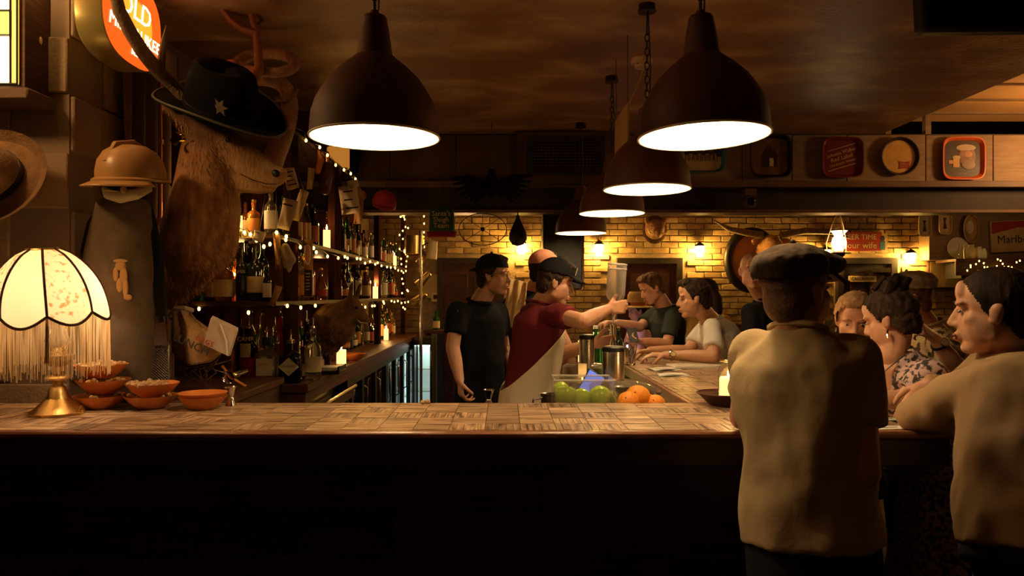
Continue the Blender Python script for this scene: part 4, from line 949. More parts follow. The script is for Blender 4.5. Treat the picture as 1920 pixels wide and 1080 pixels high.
# caps, mugs and cups at the far end
def bcap(label, p, m, m2, r=.1, rot=(0, 0, 0), bill=True, name='baseball_cap', cat='cap'):
    t = thing(name, label, cat, p, rot)
    MB().shell([(r, 0), (r*.98, .04), (r*.86, .085), (r*.55, .118), (.001, .13)], seg=24).build('crown', m, t)
    MB().ell((0, 0, .131), .009, None, 8, 6).build('button', m, t)
    MB().grid(lambda u, v: V((r*(1+.0*v)*math.sin((u-.5)*2.4), -(r+.075*v*math.cos((u-.5)*2.2))*math.cos((u-.5)*2.4)-.0, .004-.018*v*v)), 14, 4).build('bill', m2, t).modifiers.new('s', 'SOLIDIFY').thickness = .005
    return t
M['redcap'] = mat('red_cloth', (.38, .03, .04), rough=.85, bump=.2, bscale=90); M['greencap'] = mat('green_cloth', (.02, .075, .035), rough=.9, bump=.2, bscale=90)
bcap('red baseball cap hanging above the far liquor shelves', P(720, 385, 6.0), M['redcap'], M['redcap'], .1, (R(15), R(8), R(15)))
sc_ = thing('trucker_cap', 'green trucker cap with a red bill lettered Santas Sleigh Team hanging from the beam', 'cap', P(829, 434, 6.1))
s = 6.1/F
MB().loft([[V((x*s, y*s, z*s)) for x, y in [superpt(2*math.pi*k/24, w__, d__, 3.2) for k in range(24)]] for w__, d__, z in ((24, 20, 0), (23.5, 20, 22), (22, 18, 38), (17, 12, 45), (4, 4, 47))]).build('crown', M['greencap'], sc_)
MB().grid(lambda u, v: V((30*s*math.sin((u-.5)*2.6)*(1-.1*v), -20*s*math.cos((u-.5)*2.6)-14*s*v*math.cos((u-.5)*2.2), (-1-11*v)*s)), 16, 4).build('bill', M['redcap'], sc_).modifiers.new('s', 'SOLIDIFY').thickness = .006
for tx, sz, z in (("Santa's", .058, 31), ('Sleigh', .058, 20), ('Team', .058, 9)): text(tx, sz, M['cream'], kid(sc_, 'crown'), sc_.location+V((0, -20.8*s, z*s)))
MB().tube([(0, 0, 45*s), (0, .17, .42)], .003, 5).build('hanging_wire', M['black'], sc_)
mg = thing('brass_mug', 'brass mug hanging among the fairy lights', 'mug', P(777, 478, 8.4))
MB().shell([(.10, 0), (.11, .01), (.12, .22), (.115, .22), (.1, .02)], seg=24).lathe([(0, .012), (.1, .012)], seg=24).build('body', M['brass'], mg)
MB().tube([(.115, 0, .19), (.18, 0, .19), (.20, 0, .12), (.17, 0, .05), (.11, 0, .04)], .013, 8).build('handle', M['brass'], mg)
for i, (px, py) in enumerate(((790, 487), (787, 527), (777, 562))):
    c = thing('brass_cup', ['uppermost', 'middle', 'lowest'][i]+' of three tilted brass cups hanging from the shelf end post', 'cup', P(px-3, py+8, 8.4), (0, R(35+8*i), 0), 'brass cups on the shelf end')
    MB().shell([(.02, .2), (.035, .19), (.055, 0), (.05, .0), (.032, .18)], seg=18).build('body', M['brass'], c)
    MB().tube([(math.cos(a)*.055, math.sin(a)*.055, 0) for a in [2*math.pi*k/18 for k in range(19)]], .004, 5).build('rim', M['brass'], c)
MB().tube([(.0, 0, .13), (0, .30, .17)], .002, 4).build('hanging_wire', M['black'], [o for o in COL.objects if o.name.startswith('baseball_cap')][0])
pk = thing('steel_pole', 'upright steel pole at the far end of the back bar', 'pole', (P(789, 0, 8.3).x, 8.3, 0))
MB().tube([(0, 0, 0), (0, 0, 2.29)], .02, 10).build('pole', M['steel'], pk); MB().lathe([(.06, 0), (.06, .012), (.025, .03)], seg=16).build('base_plate', M['steel'], pk)
for z in (1.5, 1.75, 2.0): MB().tube([(0, 0, z), (-.08, -.05, z-.03)], .008, 6).build('hook', M['steel'], pk)
jg = thing('enamel_jug', 'pale enamel jug hanging beside the brass mug', 'jug', P(808, 486, 8.3), (0, R(8), 0))
MB().shell([(.06, 0), (.068, .01), (.05, .19), (.056, .21), (.045, .2)], seg=20).lathe([(0, .005), (.06, .005)], seg=20).build('body', mat('enamel', (.5, .4, .25), rough=.4), jg)
MB().tube([(-.06, 0, .18), (-.11, 0, .15), (-.09, 0, .05), (-.06, 0, .03)], .009, 6).build('handle', M['black'], jg)
dk = thing('wall_plate', 'round tan plate on the brick wall beside the left door', 'plate', P(808, 536, 9.95), (R(90), 0, 0))
MB().lathe([(0, 0), (.13, 0), (.17, .025), (.165, .03), (.12, .012), (0, .01)], seg=32).build('dish', mat('tan_plate', (.42, .32, .14), rough=.5), dk)
MB().tube([(math.cos(a)*.168, math.sin(a)*.168, .028) for a in [2*math.pi*k/32 for k in range(33)]], .005, 5).build('rim', M['brass'], dk)
th = thing('wall_switch', 'small pale wall switch box beside the left door', 'switch', P(819, 557, 9.95))
MB().box2((-.075, -.03, -.065), (.075, .03, .065), .006).build('plate', M['cream'], th); MB().box2((-.045, -.036, -.03), (.04, -.03, .03)).build('display', M['brownglass'], th)
gb = bottle(P(818, 600, 9.3), 'squat', .09, .24, M['glassg'], LABEL[0][1], M['glassg'], 'bright green bottle standing beside the left door'); gb.location.z = 1.10
wt = thing('serving_table', 'small dark table beside the left door at the far end', 'table', (P(826, 0, 9.3).x, 9.3, 0))
MB().box2((-.2, -.2, 1.06), (.2, .2, 1.10), .004).build('table_top', M['darkwood'], wt)
for x in (-.16, .16):
    for y in (-.16, .16): MB().box2((x-.02, y-.02, 0), (x+.02, y+.02, 1.06)).build('leg', M['darkwood'], wt)
# clutter on the counter past the bottles
dish = bpy.data.objects.new('snack_bowl', bowlm); COL.objects.link(dish); dish.location = (P(662, 0, 5.5).x, 5.5, ZC); tag(dish, 'orange bowl on the back bar counter beside the candle', 'bowl')
nb = thing('napkin_caddy', 'black napkin caddy with white napkins on the back bar corner', 'caddy', (P(615, 0, 4.6).x, 4.62, ZC))
MB().box2((-.09, -.1, 0), (.09, .1, .02), .003).box2((-.09, -.1, .02), (-.08, .1, .05)).box2((.08, -.1, .02), (.09, .1, .05)).build('tray', M['black'], nb)
for k in range(5): MB().box((0, 0, .024+k*.004), (.15, .17, .003), (0, 0, R(k*2-4))).build('napkin', M['white'], nb)
# ================================================================ SCONCES
M['sconce'] = glow('sconce_glass', (1, .54, .10), 200)
sl = ['leftmost wall sconce behind the pink cap', 'wall sconce between the hanging cabinet and the second door', 'wall sconce right of the second door', 'wall sconce behind the flat cap over the longhorn side', 'rightmost wall sconce above the man in the floral shirt']
for i, (px, py) in enumerate(((978, 466), (1123, 468), (1312, 471), (1549, 478), (1708, 484))):
    t = thing('wall_sconce', sl[i], 'lamp', P(px, py, 9.86), None, 'sconces on the brick wall')
    MB().shell([(.042, -.07), (.062, .065), (.058, .065), (.038, -.07)], seg=16).lathe([(0, -.066), (.038, -.066)], seg=16).build('glass', M['sconce'], t)
    MB().lathe([(.074, .067), (.07, .08), (.03, .11), (.01, .125), (0, .13)], seg=20).build('cap', M['black'], t)
    MB().tube([(0, 0, .12), (0, .05, .14), (0, .10, .10), (0, .12, .05)], .008, 6).box((0, .125, .05), (.07, .012, .12)).build('bracket', M['black'], t)
# ================================================================ TRAYS ON THE BULKHEAD
def rrect(w, h, r=.3, n=40): return [superpt(2*math.pi*k/n, w/2, h/2, 5 if r < .5 else 2) for k in range(n)]
def tray(px, py, w, h, label, m_rim, m_face, rnd=.3, Y=6.29, name='beer_tray', cat='tray'):
    s = Y/F; w *= s; h *= s; t = thing(name, label, cat, P(px, py, Y), None, None)
    o = rrect(w, h, rnd)
    def ring(k, y): return [V((x*k, y, z*k)) for x, z in o]
    k2 = 1-.016/w
    MB().loft([ring(.88, -.004), ring(1, -.035), ring(1, -.039), ring(k2, -.039), ring(.84, -.010), ring(.84, -.004)]).build('rim', m_rim, t)
    MB().loft([ring(.86, -.004), ring(.86, -.0115)]).build('face', m_face, t); return t, w, h
M['blue'] = mat('tray_blue', (.04, .15, .20), rough=.4); M['cream2'] = mat('tray_cream', (.55, .42, .22), (.45, .33, .16), rough=.45, scale=8)
M['orange'] = mat('tray_orange', (.75, .15, .03), rough=.35); M['maroon'] = mat('tray_maroon', (.16, .018, .018), rough=.35)
M['mustard'] = mat('tray_mustard', (.70, .42, .11), (.58, .33, .09), rough=.4, scale=12)
t, w, h = tray(1315, 292, 86, 66, 'blue rimmed tray with a horse team print behind the nearest lamp', M['blue'], M['cream2'])
hz = MB()
for k in range(8):
    x = -.13+k*.036; hz.ell((x, -.016, .02+.012*(k % 2)), (.026, .002, .017)).box((x-.012, -.016, -.02), (.006, .002, .05)).box((x+.012, -.016, -.02), (.006, .002, .05)).ell((x+.02, -.016, .045), (.010, .002, .016))
hz.box((.15, -.016, .02), (.05, .002, .06)); hz.build('horse_print', M['darkwood'], kid(t, 'face'))
t, w, h = tray(1443, 294, 78, 80, 'dark rimmed tray with a brown house print', M['black'], mat('tray_brown', (.19, .10, .05), (.09, .04, .02), rough=.4, scale=10))
MB().prism([(-.06, -.09), (.06, -.09), (.06, .02), (.0, .10), (-.06, .02)], .002, None, (0, -.0165, 0)).build('house_print', M['darkwood'], kid(t, 'face')); MB().box((0.01, -.018, -.05), (.035, .002, .07)).build('door_print', M['cream'], kid(t, 'face'))
t, w, h = tray(1577, 296, 78, 76, 'maroon tray lettered Johnnie Walker Red Label', M['maroon'], M['maroon'])
xx = V((1, 0, .3))
for tx, sz, dx, dz in (('Johnnie Walker', .042, 0, .045), ('Red Label', .05, .0, -.002), ('Old Scotch Whisky', .03, .01, -.045)): text(tx, sz, M['cream'], kid(t, 'face'), t.location+V((dx, -.0125, dz)), xx, V((-.3, 0, 1)))
for dz in (.09, -.085): MB().box((0, -.0135, dz), (.25, .002, .005), (0, R(-16.7), 0)).build('print_line', M['cream'], kid(t, 'face'))
t, w, h = tray(1684, 294, 72, 72, 'round mustard yellow tray with a small red logo', M['black'], M['mustard'], 1)
MB().prism([(-.05, -.035), (0, -.026), (.05, -.035), (.042, 0), (.05, .035), (0, .026), (-.05, .035), (-.042, 0)], .002, None, (.045, -.0145, -.075)).build('logo', M['inkred'], kid(t, 'face'))
text('Miller', .026, M['mustard'], kid(t, 'face'), t.location+V((.045, -.0148, -.066))); text('High Life', .016, M['mustard'], kid(t, 'face'), t.location+V((.045, -.0148, -.086)))
t, w, h = tray(1803, 298, 80, 80, 'bright orange tray printed with a bearded drinker and beer mug', M['orange'], mat('tray_dark', (.05, .035, .03), rough=.4))
MB().ell((.04, -.013, .02), (.075, .003, .085)).build('beard_print', mat('print_flesh', (.34, .2, .13), (.22, .12, .08), rough=.5, scale=30), kid(t, 'face'))
MB().ell((.03, -.0135, .095), (.085, .003, .03)).build('hair_print', M['paper'], kid(t, 'face')); MB().ell((.045, -.015, .04), (.04, .003, .03)).build('face_print', M['skin2'], kid(t, 'face')); MB().ell((.05, -.015, -.05), (.06, .003, .045)).build('beard_tip_print', mat('print_grey', (.30, .22, .18), rough=.5), kid(t, 'face'))
MB().box((-.055, -.014, -.035), (.055, .003, .08)).build('mug_print', M['mustard'], kid(t, 'face')); MB().ell((-.055, -.0145, .012), (.036, .003, .016)).build('foam_print', M['paper'], kid(t, 'face')); MB().box((-.10, -.013, -.03), (.04, .003, .03)).build('hand_print', M['skin2'], kid(t, 'face'))
text('COLD BEER', .016, M['cream'], kid(t, 'face'), t.location+V((.0, -.0125, -.13)))
# ================================================================ CEILING THINGS
for k in range(3):
    struct(MB().box2((3.36, 5.6+k*.45, 3.185), (7.4, 5.63+k*.45, 3.2)).build('trim_6', M['panel']))
sd = thing('smoke_detector', 'white round smoke detector on the ceiling', 'detector', P(1203, 105, 4.3)); sd.location.z = 2.96
MB().lathe([(.062, 0), (.064, -.02), (.058, -.034), (.044, -.036), (.04, -.055), (.0, -.06)], seg=28).build('body', mat('detector', (.62, .42, .22), rough=.5), sd)
for k in range(6): MB().box((.045*math.cos(k), .045*math.sin(k), -.037), (.008, .008, .006)).build('slot', M['black'], sd)
wr = thing('loose_wires', 'loose thin wires hanging from the smoke detector', 'wire', P(1205, 140, 4.3))
MB().tube([P(1208, 128, 4.3), P(1200, 150, 4.25), P(1190, 172, 4.2), P(1180, 195, 4.05)], .005, 5).tube([P(1213, 128, 4.3), P(1216, 150, 4.3), P(1214, 175, 4.3), P(1212, 195, 4.3)], .004, 5).build('wires', M['cream'], wr, True)
yb = thing('hanging_board', 'tan rectangular board hanging edge on beside the lamp row', 'board', (.67, 4.1, 2.37))
MB().box2((-.006, -.22, 0), (.006, .22, .22), .002).build('board', mat('tan_board', (.42, .22, .07), rough=.6), yb)
for q in (-.2, .2): MB().tube([(0, q, .22), (0, q, .588)], .002, 4).build('hanging_wire', M['black'], yb)
tv = thing('monitor', 'black monitor hung from the ceiling at the top right', 'monitor', (1.95, 2.58, 2.49), (0, R(-3), R(6)))
MB().box2((-.5, -.03, 0), (.62, .03, .40), .012).build('case', M['black'], tv); MB().box2((-.48, -.034, .02), (.60, -.03, .38)).build('screen', M['blackglass'], tv)
MB().tube([(0, .03, .3), (0, .06, .47)], .02, 8).build('ceiling_mount', M['black'], tv)
cm = thing('ceiling_camera', 'small round security camera under the bulkhead ledge', 'camera', P(1407, 378, 6.2))
MB().lathe([(.05, -.03), (.058, 0), (.05, .05), (.0, .055)], seg=20, m=Matrix.Rotation(R(90), 3, 'X').inverted()).build('housing', M['brownwall'], cm)
MB().ell((0, -.032, 0), (.036, .02, .036)).build('lens', M['blackglass'], cm); MB().box2((-.05, -.02, .05), (.05, .06, .11)).build('mount', M['ledge'], cm)
bdm = thing('bird_mount', 'dark stuffed bird with spread wings hanging before the bulkhead', 'bird', P(922, 350, 5.9))
u = MB().chain([(0, -.05, -.08), (0, 0, .0), (0, .02, .07)], [.03, .065, .05]); u.ell((0, -.03, .11), (.035, .045, .035)); u.cap((0, -.06, .11), (0, -.09, .10), .014, .005, 8)
link('body', remesh(u, .01, 3), M['blackcloth'], bdm)
for s in (-1, 1):
    for k in range(7):
        a = R(-8+k*9) if s > 0 else R(-4+k*10); l = .30-.018*k
        p0 = V((s*.04, 0, .03-.012*k)); p1 = p0+V((s*l*math.cos(a), .02, -l*math.sin(a)*.8+.03)); MB().tube([p0, p0.lerp(p1, .5)+V((0, 0, .02)), p1], [.016, .024, .006], 6, flat=.25, up=V((0, 1, 0))).build('feather', M['blackcloth'], bdm)
MB().tube([(0, 0, .12), (0, 0, 2.96-bdm.location.z)], .003, 4).build('hanging_wire', M['black'], bdm)
tp = thing('leather_pouch', 'dark teardrop shaped leather pouch hanging under the beam', 'pouch', P(971, 438, 6.2))
MB().lathe([(.0, -.11), (.05, -.095), (.078, -.05), (.075, 0), (.045, .07), (.018, .13), (.01, .16), (0, .162)], seg=20, sy=.6).build('pouch', M['black'], tp); MB().tube([(0, 0, .15), (0, .15, .25)], .004, 5).build('cord', M['black'], tp)
bw_ = thing('wire_wheel', 'old thin wire wheel hanging beneath the bird', 'wheel', P(905, 430, 6.35))
MB().tube([(.21*math.cos(a), 0, .14*math.sin(a)) for a in [2*math.pi*k/40 for k in range(41)]], .004, 6).build('rim', M['black'], bw_)
for k in range(8): MB().tube([(0, 0, 0), (.21*math.cos(k*.785), 0, .14*math.sin(k*.785))], .002, 4).build('spoke', M['black'], bw_)
MB().ell((0, 0, 0), .02).build('hub', M['chain'], bw_)
MB().tube([(0, .02, .14), (0, .02, .20)], .003, 4).build('hanging_wire', M['black'], bw_)
# boar mask, longhorn trophy
bo = thing('boar_mask', 'small dark boar head with pale tusks on the brick wall', 'trophy', P(1228, 430, 9.9))
u = MB().chain([(0, 0, 0), (0, -.1, -.02), (0, -.2, -.06)], [.14, .11, .06]); u.ell((-.12, -.02, .12), (.03, .03, .07)); u.ell((.12, -.02, .12), (.03, .03, .07)); link('head', remesh(u, .016, 3), M['fawn'], bo)
for s in (-1, 1): MB().tube([(s*.05, -.2, -.08), (s*.11, -.2, -.07), (s*.15, -.18, .0)], [.014, .012, .003], 7).build('tusk', M['cream'], bo)
MB().ell((0, .02, 0), (.17, .02, .2)).build('wall_plaque', M['darkwood'], bo)
lh = thing('longhorn_trophy', 'longhorn bull head with wide horns on a lit oval plaque', 'trophy', P(1425, 475, 9.6))
MB().tube([(.33*math.cos(a)-.02, .26, .40*math.sin(a)-.08) for a in [2*math.pi*k/40 for k in range(41)]], .055, 10).build('plaque_rim', M['black'], lh)
MB().lathe([(0, -.02), (.33, -.02), (.33, .02)], seg=36, at=(-.02, .30, -.08), m=Matrix.Rotation(R(90), 3, 'X'), sy=1.2).build('plaque', mat('plaque_wood', (.46, .21, .05), (.36, .15, .035), rough=.5, scale=5), lh)
u = MB().chain([(.14, .22, .02), (.16, .05, .12), (.17, -.1, .05), (.19, -.2, -.12), (.2, -.24, -.22)], [.13, .14, .12, .09, .07], 14); u.ell((0, .05, .17), (.11, .03, .045)); u.ell((.34, .05, .17), (.11, .03, .045))
me = remesh(u, .018, 3); fo = fur(me, 2500, .04, .01, V((0, 0, -1)), 12); link('head', me, M['fur'], lh); o = fo.build('fur', M['fur'], lh, fix=False); o['kind'] = 'stuff'
for s, pts in ((-1, ((.04, .02, .24), (-.2, .0, .28), (-.42, -.02, .32), (-.62, -.02, .44))), (1, ((.28, .02, .24), (.6, .0, .30), (.95, -.02, .28), (1.2, -.02, .20)))): MB().tube(pts, [.05, .045, .035, .008], 10).build('horn', M['antler'], lh)
for s in (-1, 1): MB().ell((.17+s*.1, -.12, .04), .018).build('eye', M['blackglass'], lh)
# hanging oil lamp
ol = thing('hanging_oil_lamp', 'hanging oil lamp with a bright glass globe over the flat cap', 'lamp', P(1573, 455, 6.6))
s = 6.6/F
MB().lathe([(6*s, 14*s), (11*s, 8*s), (13*s, 0), (12*s, -8*s), (7*s, -15*s)], seg=20).build('globe', glow('globe', (1, .66, .32), 16), ol)
MB().lathe([(15*s, 22*s), (11*s, 18*s), (9*s, 14*s)], seg=20).build('shade_lip', glow('globe2', (1, .62, .3), 4), ol)
MB().lathe([(7*s, -15*s), (12*s, -19*s), (10*s, -24*s), (4*s, -30*s), (0, -36*s)], seg=18).build('font', M['chain'], ol)
MB().tube([(20*s*math.cos(a), 20*s*math.sin(a), -20*s) for a in [2*math.pi*k/24 for k in range(25)]], .006, 6).build('frame_ring', M['brass'], ol)
for k in range(3):
    a = k*2.094+.5; c, d = math.cos(a), math.sin(a); MB().tube([(20*s*c, 20*s*d, -20*s), (22*s*c, 22*s*d, 0), (12*s*c, 12*s*d, 34*s), (2*s*c, 2*s*d, 56*s)], .004, 6).build('hanger_arm', M['brass'], ol)
MB().tube([(0, 0, 56*s), (0, 0, 2.96-ol.location.z)], .004, 5).build('chain', M['chain'], ol)
# signs on the far right wall
wr_ = thing('beer_time_sign', 'red sign lettered BEER TIME your wife beside the hanging oil lamp', 'sign', P(1612, 453, 9.93))
MB().box2((-.30, -.01, -.13), (.30, .02, .13), .004).build('board', M['inkred'], wr_)
for tx, sz, z in (('BEER TIME', .10, .06), ('your wife', .12, -.055)): text(tx, sz, M['cream'], kid(wr_, 'board'), wr_.location+V((0, -.012, z)))
ps = thing('poster', 'cream poster with a blue figure beside the red sign', 'poster', P(1652, 455, 9.93))
MB().box2((-.085, -.008, -.13), (.085, .01, .13), .003).build('sheet', M['cream2'], ps); MB().prism([(-.035, -.1), (.035, -.1), (.03, .02), (-.03, .02)], .003, None, (0.015, -.012, 0)).build('blue_figure_print', mat('print_blue', (.05, .16, .24), rough=.5), ps); MB().ell((.015, -.01, .06), (.03, .003, .035)).build('head_print', M['ink'], ps)
ck = thing('door_plate', 'cream plate lettered CASKROOM on the far right door', 'sign', P(1617, 523, 9.92)); MB().box2((-.19, -.006, -.04), (.19, .01, .04), .002).build('plate', M['cream'], ck); text('CASKROOM', .058, M['ink'], kid(ck, 'plate'), ck.location+V((0, -.008, 0)))
for px, py, w_, h_, lb_, mm in ((1732, 423, 24, 42, 'upright cream tray with a dark figure high on the far right wall', M['cream2']), (1770, 418, 24, 44, 'upright tan tray second on the far right wall', M['mustard'])):
    t, w, h = tray(px, py, w_, h_, lb_, M['cream'], mm, .3, 9.7)
    MB().prism([(-.02, -.08), (.03, -.08), (.01, .02), (.025, .07), (-.02, .07), (-.005, .0)], .002, None, (0, -.015, 0)).build('figure_print', M['darkwood'], kid(t, 'face'))
t, w, h = tray(1818, 429, 30, 54, 'oval gold framed picture on the far right wall', M['brass'], mat('oval_print', (.42, .26, .10), (.28, .15, .06), rough=.5, scale=9), 1, 9.7, 'oval_picture', 'picture')
MB().ell((0, -.013, .02), (.05, .003, .09)).build('portrait_print', M['paper'], kid(t, 'face'))
rp = struct(MB().box2((5.75, 9.74, 2.02), (7.39, 9.98, 2.96), .004).build('wall_upper_right', M['panel']))
mb_ = thing('cigarette_sign', 'large red and cream sign lettered Marlboro at the right edge', 'sign', P(1895, 443, 9.7), (0, R(-2.5), 0))
MB().box2((-.27, -.012, -.21), (.5, .02, .21), .004).build('board', M['cream2'], mb_); MB().prism([(-.26, .20), (.49, .20), (.49, .06), (.12, .12), (-.26, .04)], .003, None, (0, -.016, 0)).build('red_roof_print', M['inkred'], mb_)
text('Marlboro', .15, M['ink'], kid(mb_, 'board'), mb_.location+V((.09, -.015, -.045)))
sh2 = thing('wall_shelf', 'dark wall shelf with curios at the far right', 'shelf', P(1862, 500, 9.5)); MB().box2((-.55, -.1, .06), (.9, .35, .10), .004).box2((-.55, -.09, -.12), (.9, -.07, .06)).build('board', M['darkwood'], sh2)
for x in (-.4, .4): MB().box2((x-.02, 0, -.15), (x+.02, .35, .06)).build('bracket', M['black'], sh2)
zs = sh2.location.z+.10
for i, (px, w_, h_, nm, m_) in enumerate(((1801, .03, .20, 'clear vase', M['glass']), (1811, .03, .18, 'glass vase', M['glass']), (1821, .055, .19, 'cream candle', M['cream']), (1835, .05, .16, 'pale candle', M['white']), (1844, .04, .14, 'short pale candle', M['white']))):
    t = thing('shelf_curio', nm+' number '[0:0]+' standing '+['leftmost', 'second', 'third', 'fourth', 'fifth'][i]+' on the far right wall shelf', 'ornament', (P(px, 0, 9.5).x, 9.5, zs)); MB().lathe([(w_*.8, 0), (w_, .02), (w_, h_*.7), (w_*.6, h_*.9), (w_*.7, h_), (0, h_)], seg=14).build('body', m_, t)
pl = thing('standing_plate', 'pale plate propped upright on the far right wall shelf', 'plate', (P(1797, 0, 9.7).x, 9.72, zs+.155), (R(82), 0, 0)); MB().lathe([(0, 0), (.09, 0), (.15, .02), (.145, .025), (.08, .008), (0, .006)], seg=28).build('dish', M['white'], pl); MB().tube([(math.cos(a)*.147, math.sin(a)*.147, .023) for a in [2*math.pi*k/28 for k in range(29)]], .004, 5).build('rim', M['paper'], pl)
fairy('fairy lights hung along the far right wall shelf', [P(1803, 496, 9.3), P(1835, 500, 9.3), P(1862, 488, 9.3), P(1890, 496, 9.3), P(1925, 498, 9.3)], 22, .07, 9)
pt = thing('painting', 'dim brown painting on the brick wall right of the sconce', 'painting', P(1774, 515, 9.93)); MB().box2((-.26, -.02, -.20), (.26, .02, .20), .006).build('frame', M['darkwood'], pt); MB().box2((-.235, -.024, -.175), (.235, -.02, .175)).build('canvas', mat('canvas', (.13, .08, .03), (.22, .14, .06), rough=.6, scale=7), pt)
ar = struct(MB().box2((5.3, 9.93, 1.0), (5.34, 9.98, 2.0)).build('trim_5', M['darkwood']))
light('far_right_light', (6.4, 8.6, 2.6), 3, WARM, .1)  # point light in front of the sign; the sign itself gives none
# ================================================================ PEOPLE
def cloth(name, c, c2=None, sc=30, **k): return mat(name, c, c2, rough=.95, scale=sc, bump=.25, bscale=14, bdist=.02, spec=.2, **k)
CL = dict(
 beige=cloth('beige_cotton', (.47, .35, .20)), tan=cloth('tan_cotton', (.36, .235, .13)), white=cloth('white_cotton', (.66, .62, .55)),
 black=cloth('black_cotton', (.007, .0065, .009)), navy=cloth('navy_cotton', (.015, .018, .04)), maroon=cloth('maroon_cotton', (.115, .012, .018)),
 dark=cloth('dark_green_shirt', (.025, .028, .022)), apron=cloth('apron_linen', (.72, .60, .44)), denim=cloth('dark_denim', (.014, .014, .022)), pink=cloth('pink_lit_cotton', (.62, .36, .42)),  # pink: violet phone light put into the cloth colour
 mustard=cloth('mustard_cotton', (.45, .26, .06)), towel=cloth('towel_linen', (.62, .43, .19)), pinkcap=cloth('pink_cap', (.58, .24, .15)), tweed=cloth('tweed', (.05, .032, .022), (.085, .055, .038), 120), greycap=cloth('grey_cap', (.40, .30, .21)),
 floral=mat('floral_dress', (.05, .035, .035), (.60, .42, .40), rough=.9, scale=52, lo=.44, hi=.52, detail=3, bump=.2), floral2=mat('floral_shirt', (.10, .06, .03), (.66, .50, .28), rough=.9, scale=26, lo=.42, hi=.47, detail=2, bump=.2))
TORSO = [(-.22, .165, .118), (0, .17, .125), (.25, .153, .115), (.5, .160, .118), (.70, .175, .122), (.84, .172, .112), (.93, .125, .088), (1.0, .07, .066)]
def hframe(fwd, roll=0):
    f = V(fwd).normalized(); r = f.cross(V((0, 0, 1))).normalized(); u = r.cross(f)
    if roll:
        q = Matrix.Rotation(R(roll), 3, f); r = q @ r; u = q @ u
    return basis(r, f, u)
def head_prims(mb, c, m, s, fem=False):
    w = lambda x, f, u: c+m @ V((x, f, u))*s
    def e(x, f, u, a, b, d, seg=14): mb.ell(w(x, f, u), (a*s, b*s, d*s), m, seg, 9)
    e(0, -.014, .036, .074, .094, .082, 18); e(0, .020, -.034, .056 if fem else .060, .066, .076, 16)
    e(0, .060, -.098, .022, .022, .018); e(0, .03, -.085, .045, .045, .028)
    for q in (-1, 1):
        e(q*.036, .044, -.022, .027, .025, .028); e(q*.040, .016, -.042, .026, .050, .052); e(q*.074, -.012, -.008, .009, .017, .028); e(q*.078, -.018, .004, .007, .015, .018)
        e(q*.030, .070, .026, .024, .016, .010); e(q*.012, .088, -.034, .010, .010, .008, 10)
        mb.cap(w(q*.044, .0, -.065), w(q*.018, .05, -.095), .022*s, .018*s, 10)
    mb.cap(w(0, .078, .012), w(0, .099, -.028), .0095*s, .0118*s, 10); e(0, .068, .055, .045, .018, .035)
    e(0, .084, -.060, .022, .012, .0075); e(0, .082, -.073, .019, .012, .008)
def hand_prims(mb, wr, d, n, curl, th, s=1.0, tc=20):
    d = V(d).normalized(); n = V(n); n = (n-d*n.dot(d)).normalized(); sd = d.cross(n)*th
    kn = []
    for k, (o, l) in enumerate(((.028, .086), (.0095, .091), (-.0095, .087), (-.027, .078))):
        p = wr+sd*o*s+d*l*s; kn.append(p); mb.cap(wr+sd*o*.55*s+d*.012*s, p, .0145*s, .0115*s, 10)
    FL = ((.042, .025, .021), (.046, .029, .022), (.043, .027, .021), (.033, .020, .018))
    for k in range(4):
        p = kn[k]; a = 0; sp = (.10, .03, -.04, -.12)[k]
        dd = (d+sd*sp).normalized(); r0 = (.0098, .0100, .0094, .0085)[k]*s
        for j in range(3):
            a += R(curl[k])*(.9, 1.1, .8)[j]; q = p+(dd*math.cos(a)+n*math.sin(a))*FL[k][j]*s
            mb.cap(p, q, r0*(1-.1*j), r0*(1-.1*(j+1)), 9); p = q
    p = wr+sd*.026*s+d*.022*s; mb.cap(wr+sd*.014*s+d*.012*s, p, .016*s, .015*s, 10)
    dd = (d*.62+sd*.7+n*.3).normalized(); a = 0
    for j, l in enumerate((.040, .032, .026)):
        a += R(tc)*(.2, 1, 1)[j]; q = p+(dd*math.cos(a)+(n*.6-sd*.5+d*.3).normalized()*math.sin(a))*l*s
        mb.cap(p, q, (.0135, .0115, .0102)[j]*s, (.0115, .0102, .0085)[j]*s, 9); p = q
def cutmesh(me, keep):
    bm = bmesh.new(); bm.from_mesh(me)
    bmesh.ops.delete(bm, geom=[f for f in bm.faces if not keep(f.calc_center_median())], context='FACES'); bm.to_mesh(me); bm.free(); return me
def wrinkle(me, amp, fr, stretch=(1, 1, .55), seed=0):
    o = V((seed*7.1, seed*3.3, 0))
    me.update(); ns = [v.normal.copy() for v in me.vertices]
    for v, n_ in zip(me.vertices, ns):
        p = V((v.co.x*stretch[0], v.co.y*stretch[1], v.co.z*stretch[2]))*fr+o
        v.co += n_*amp*(noise.noise(p)+.5*noise.noise(p*2.1+V((3, 1, 2)))); 
    me.update(); return me
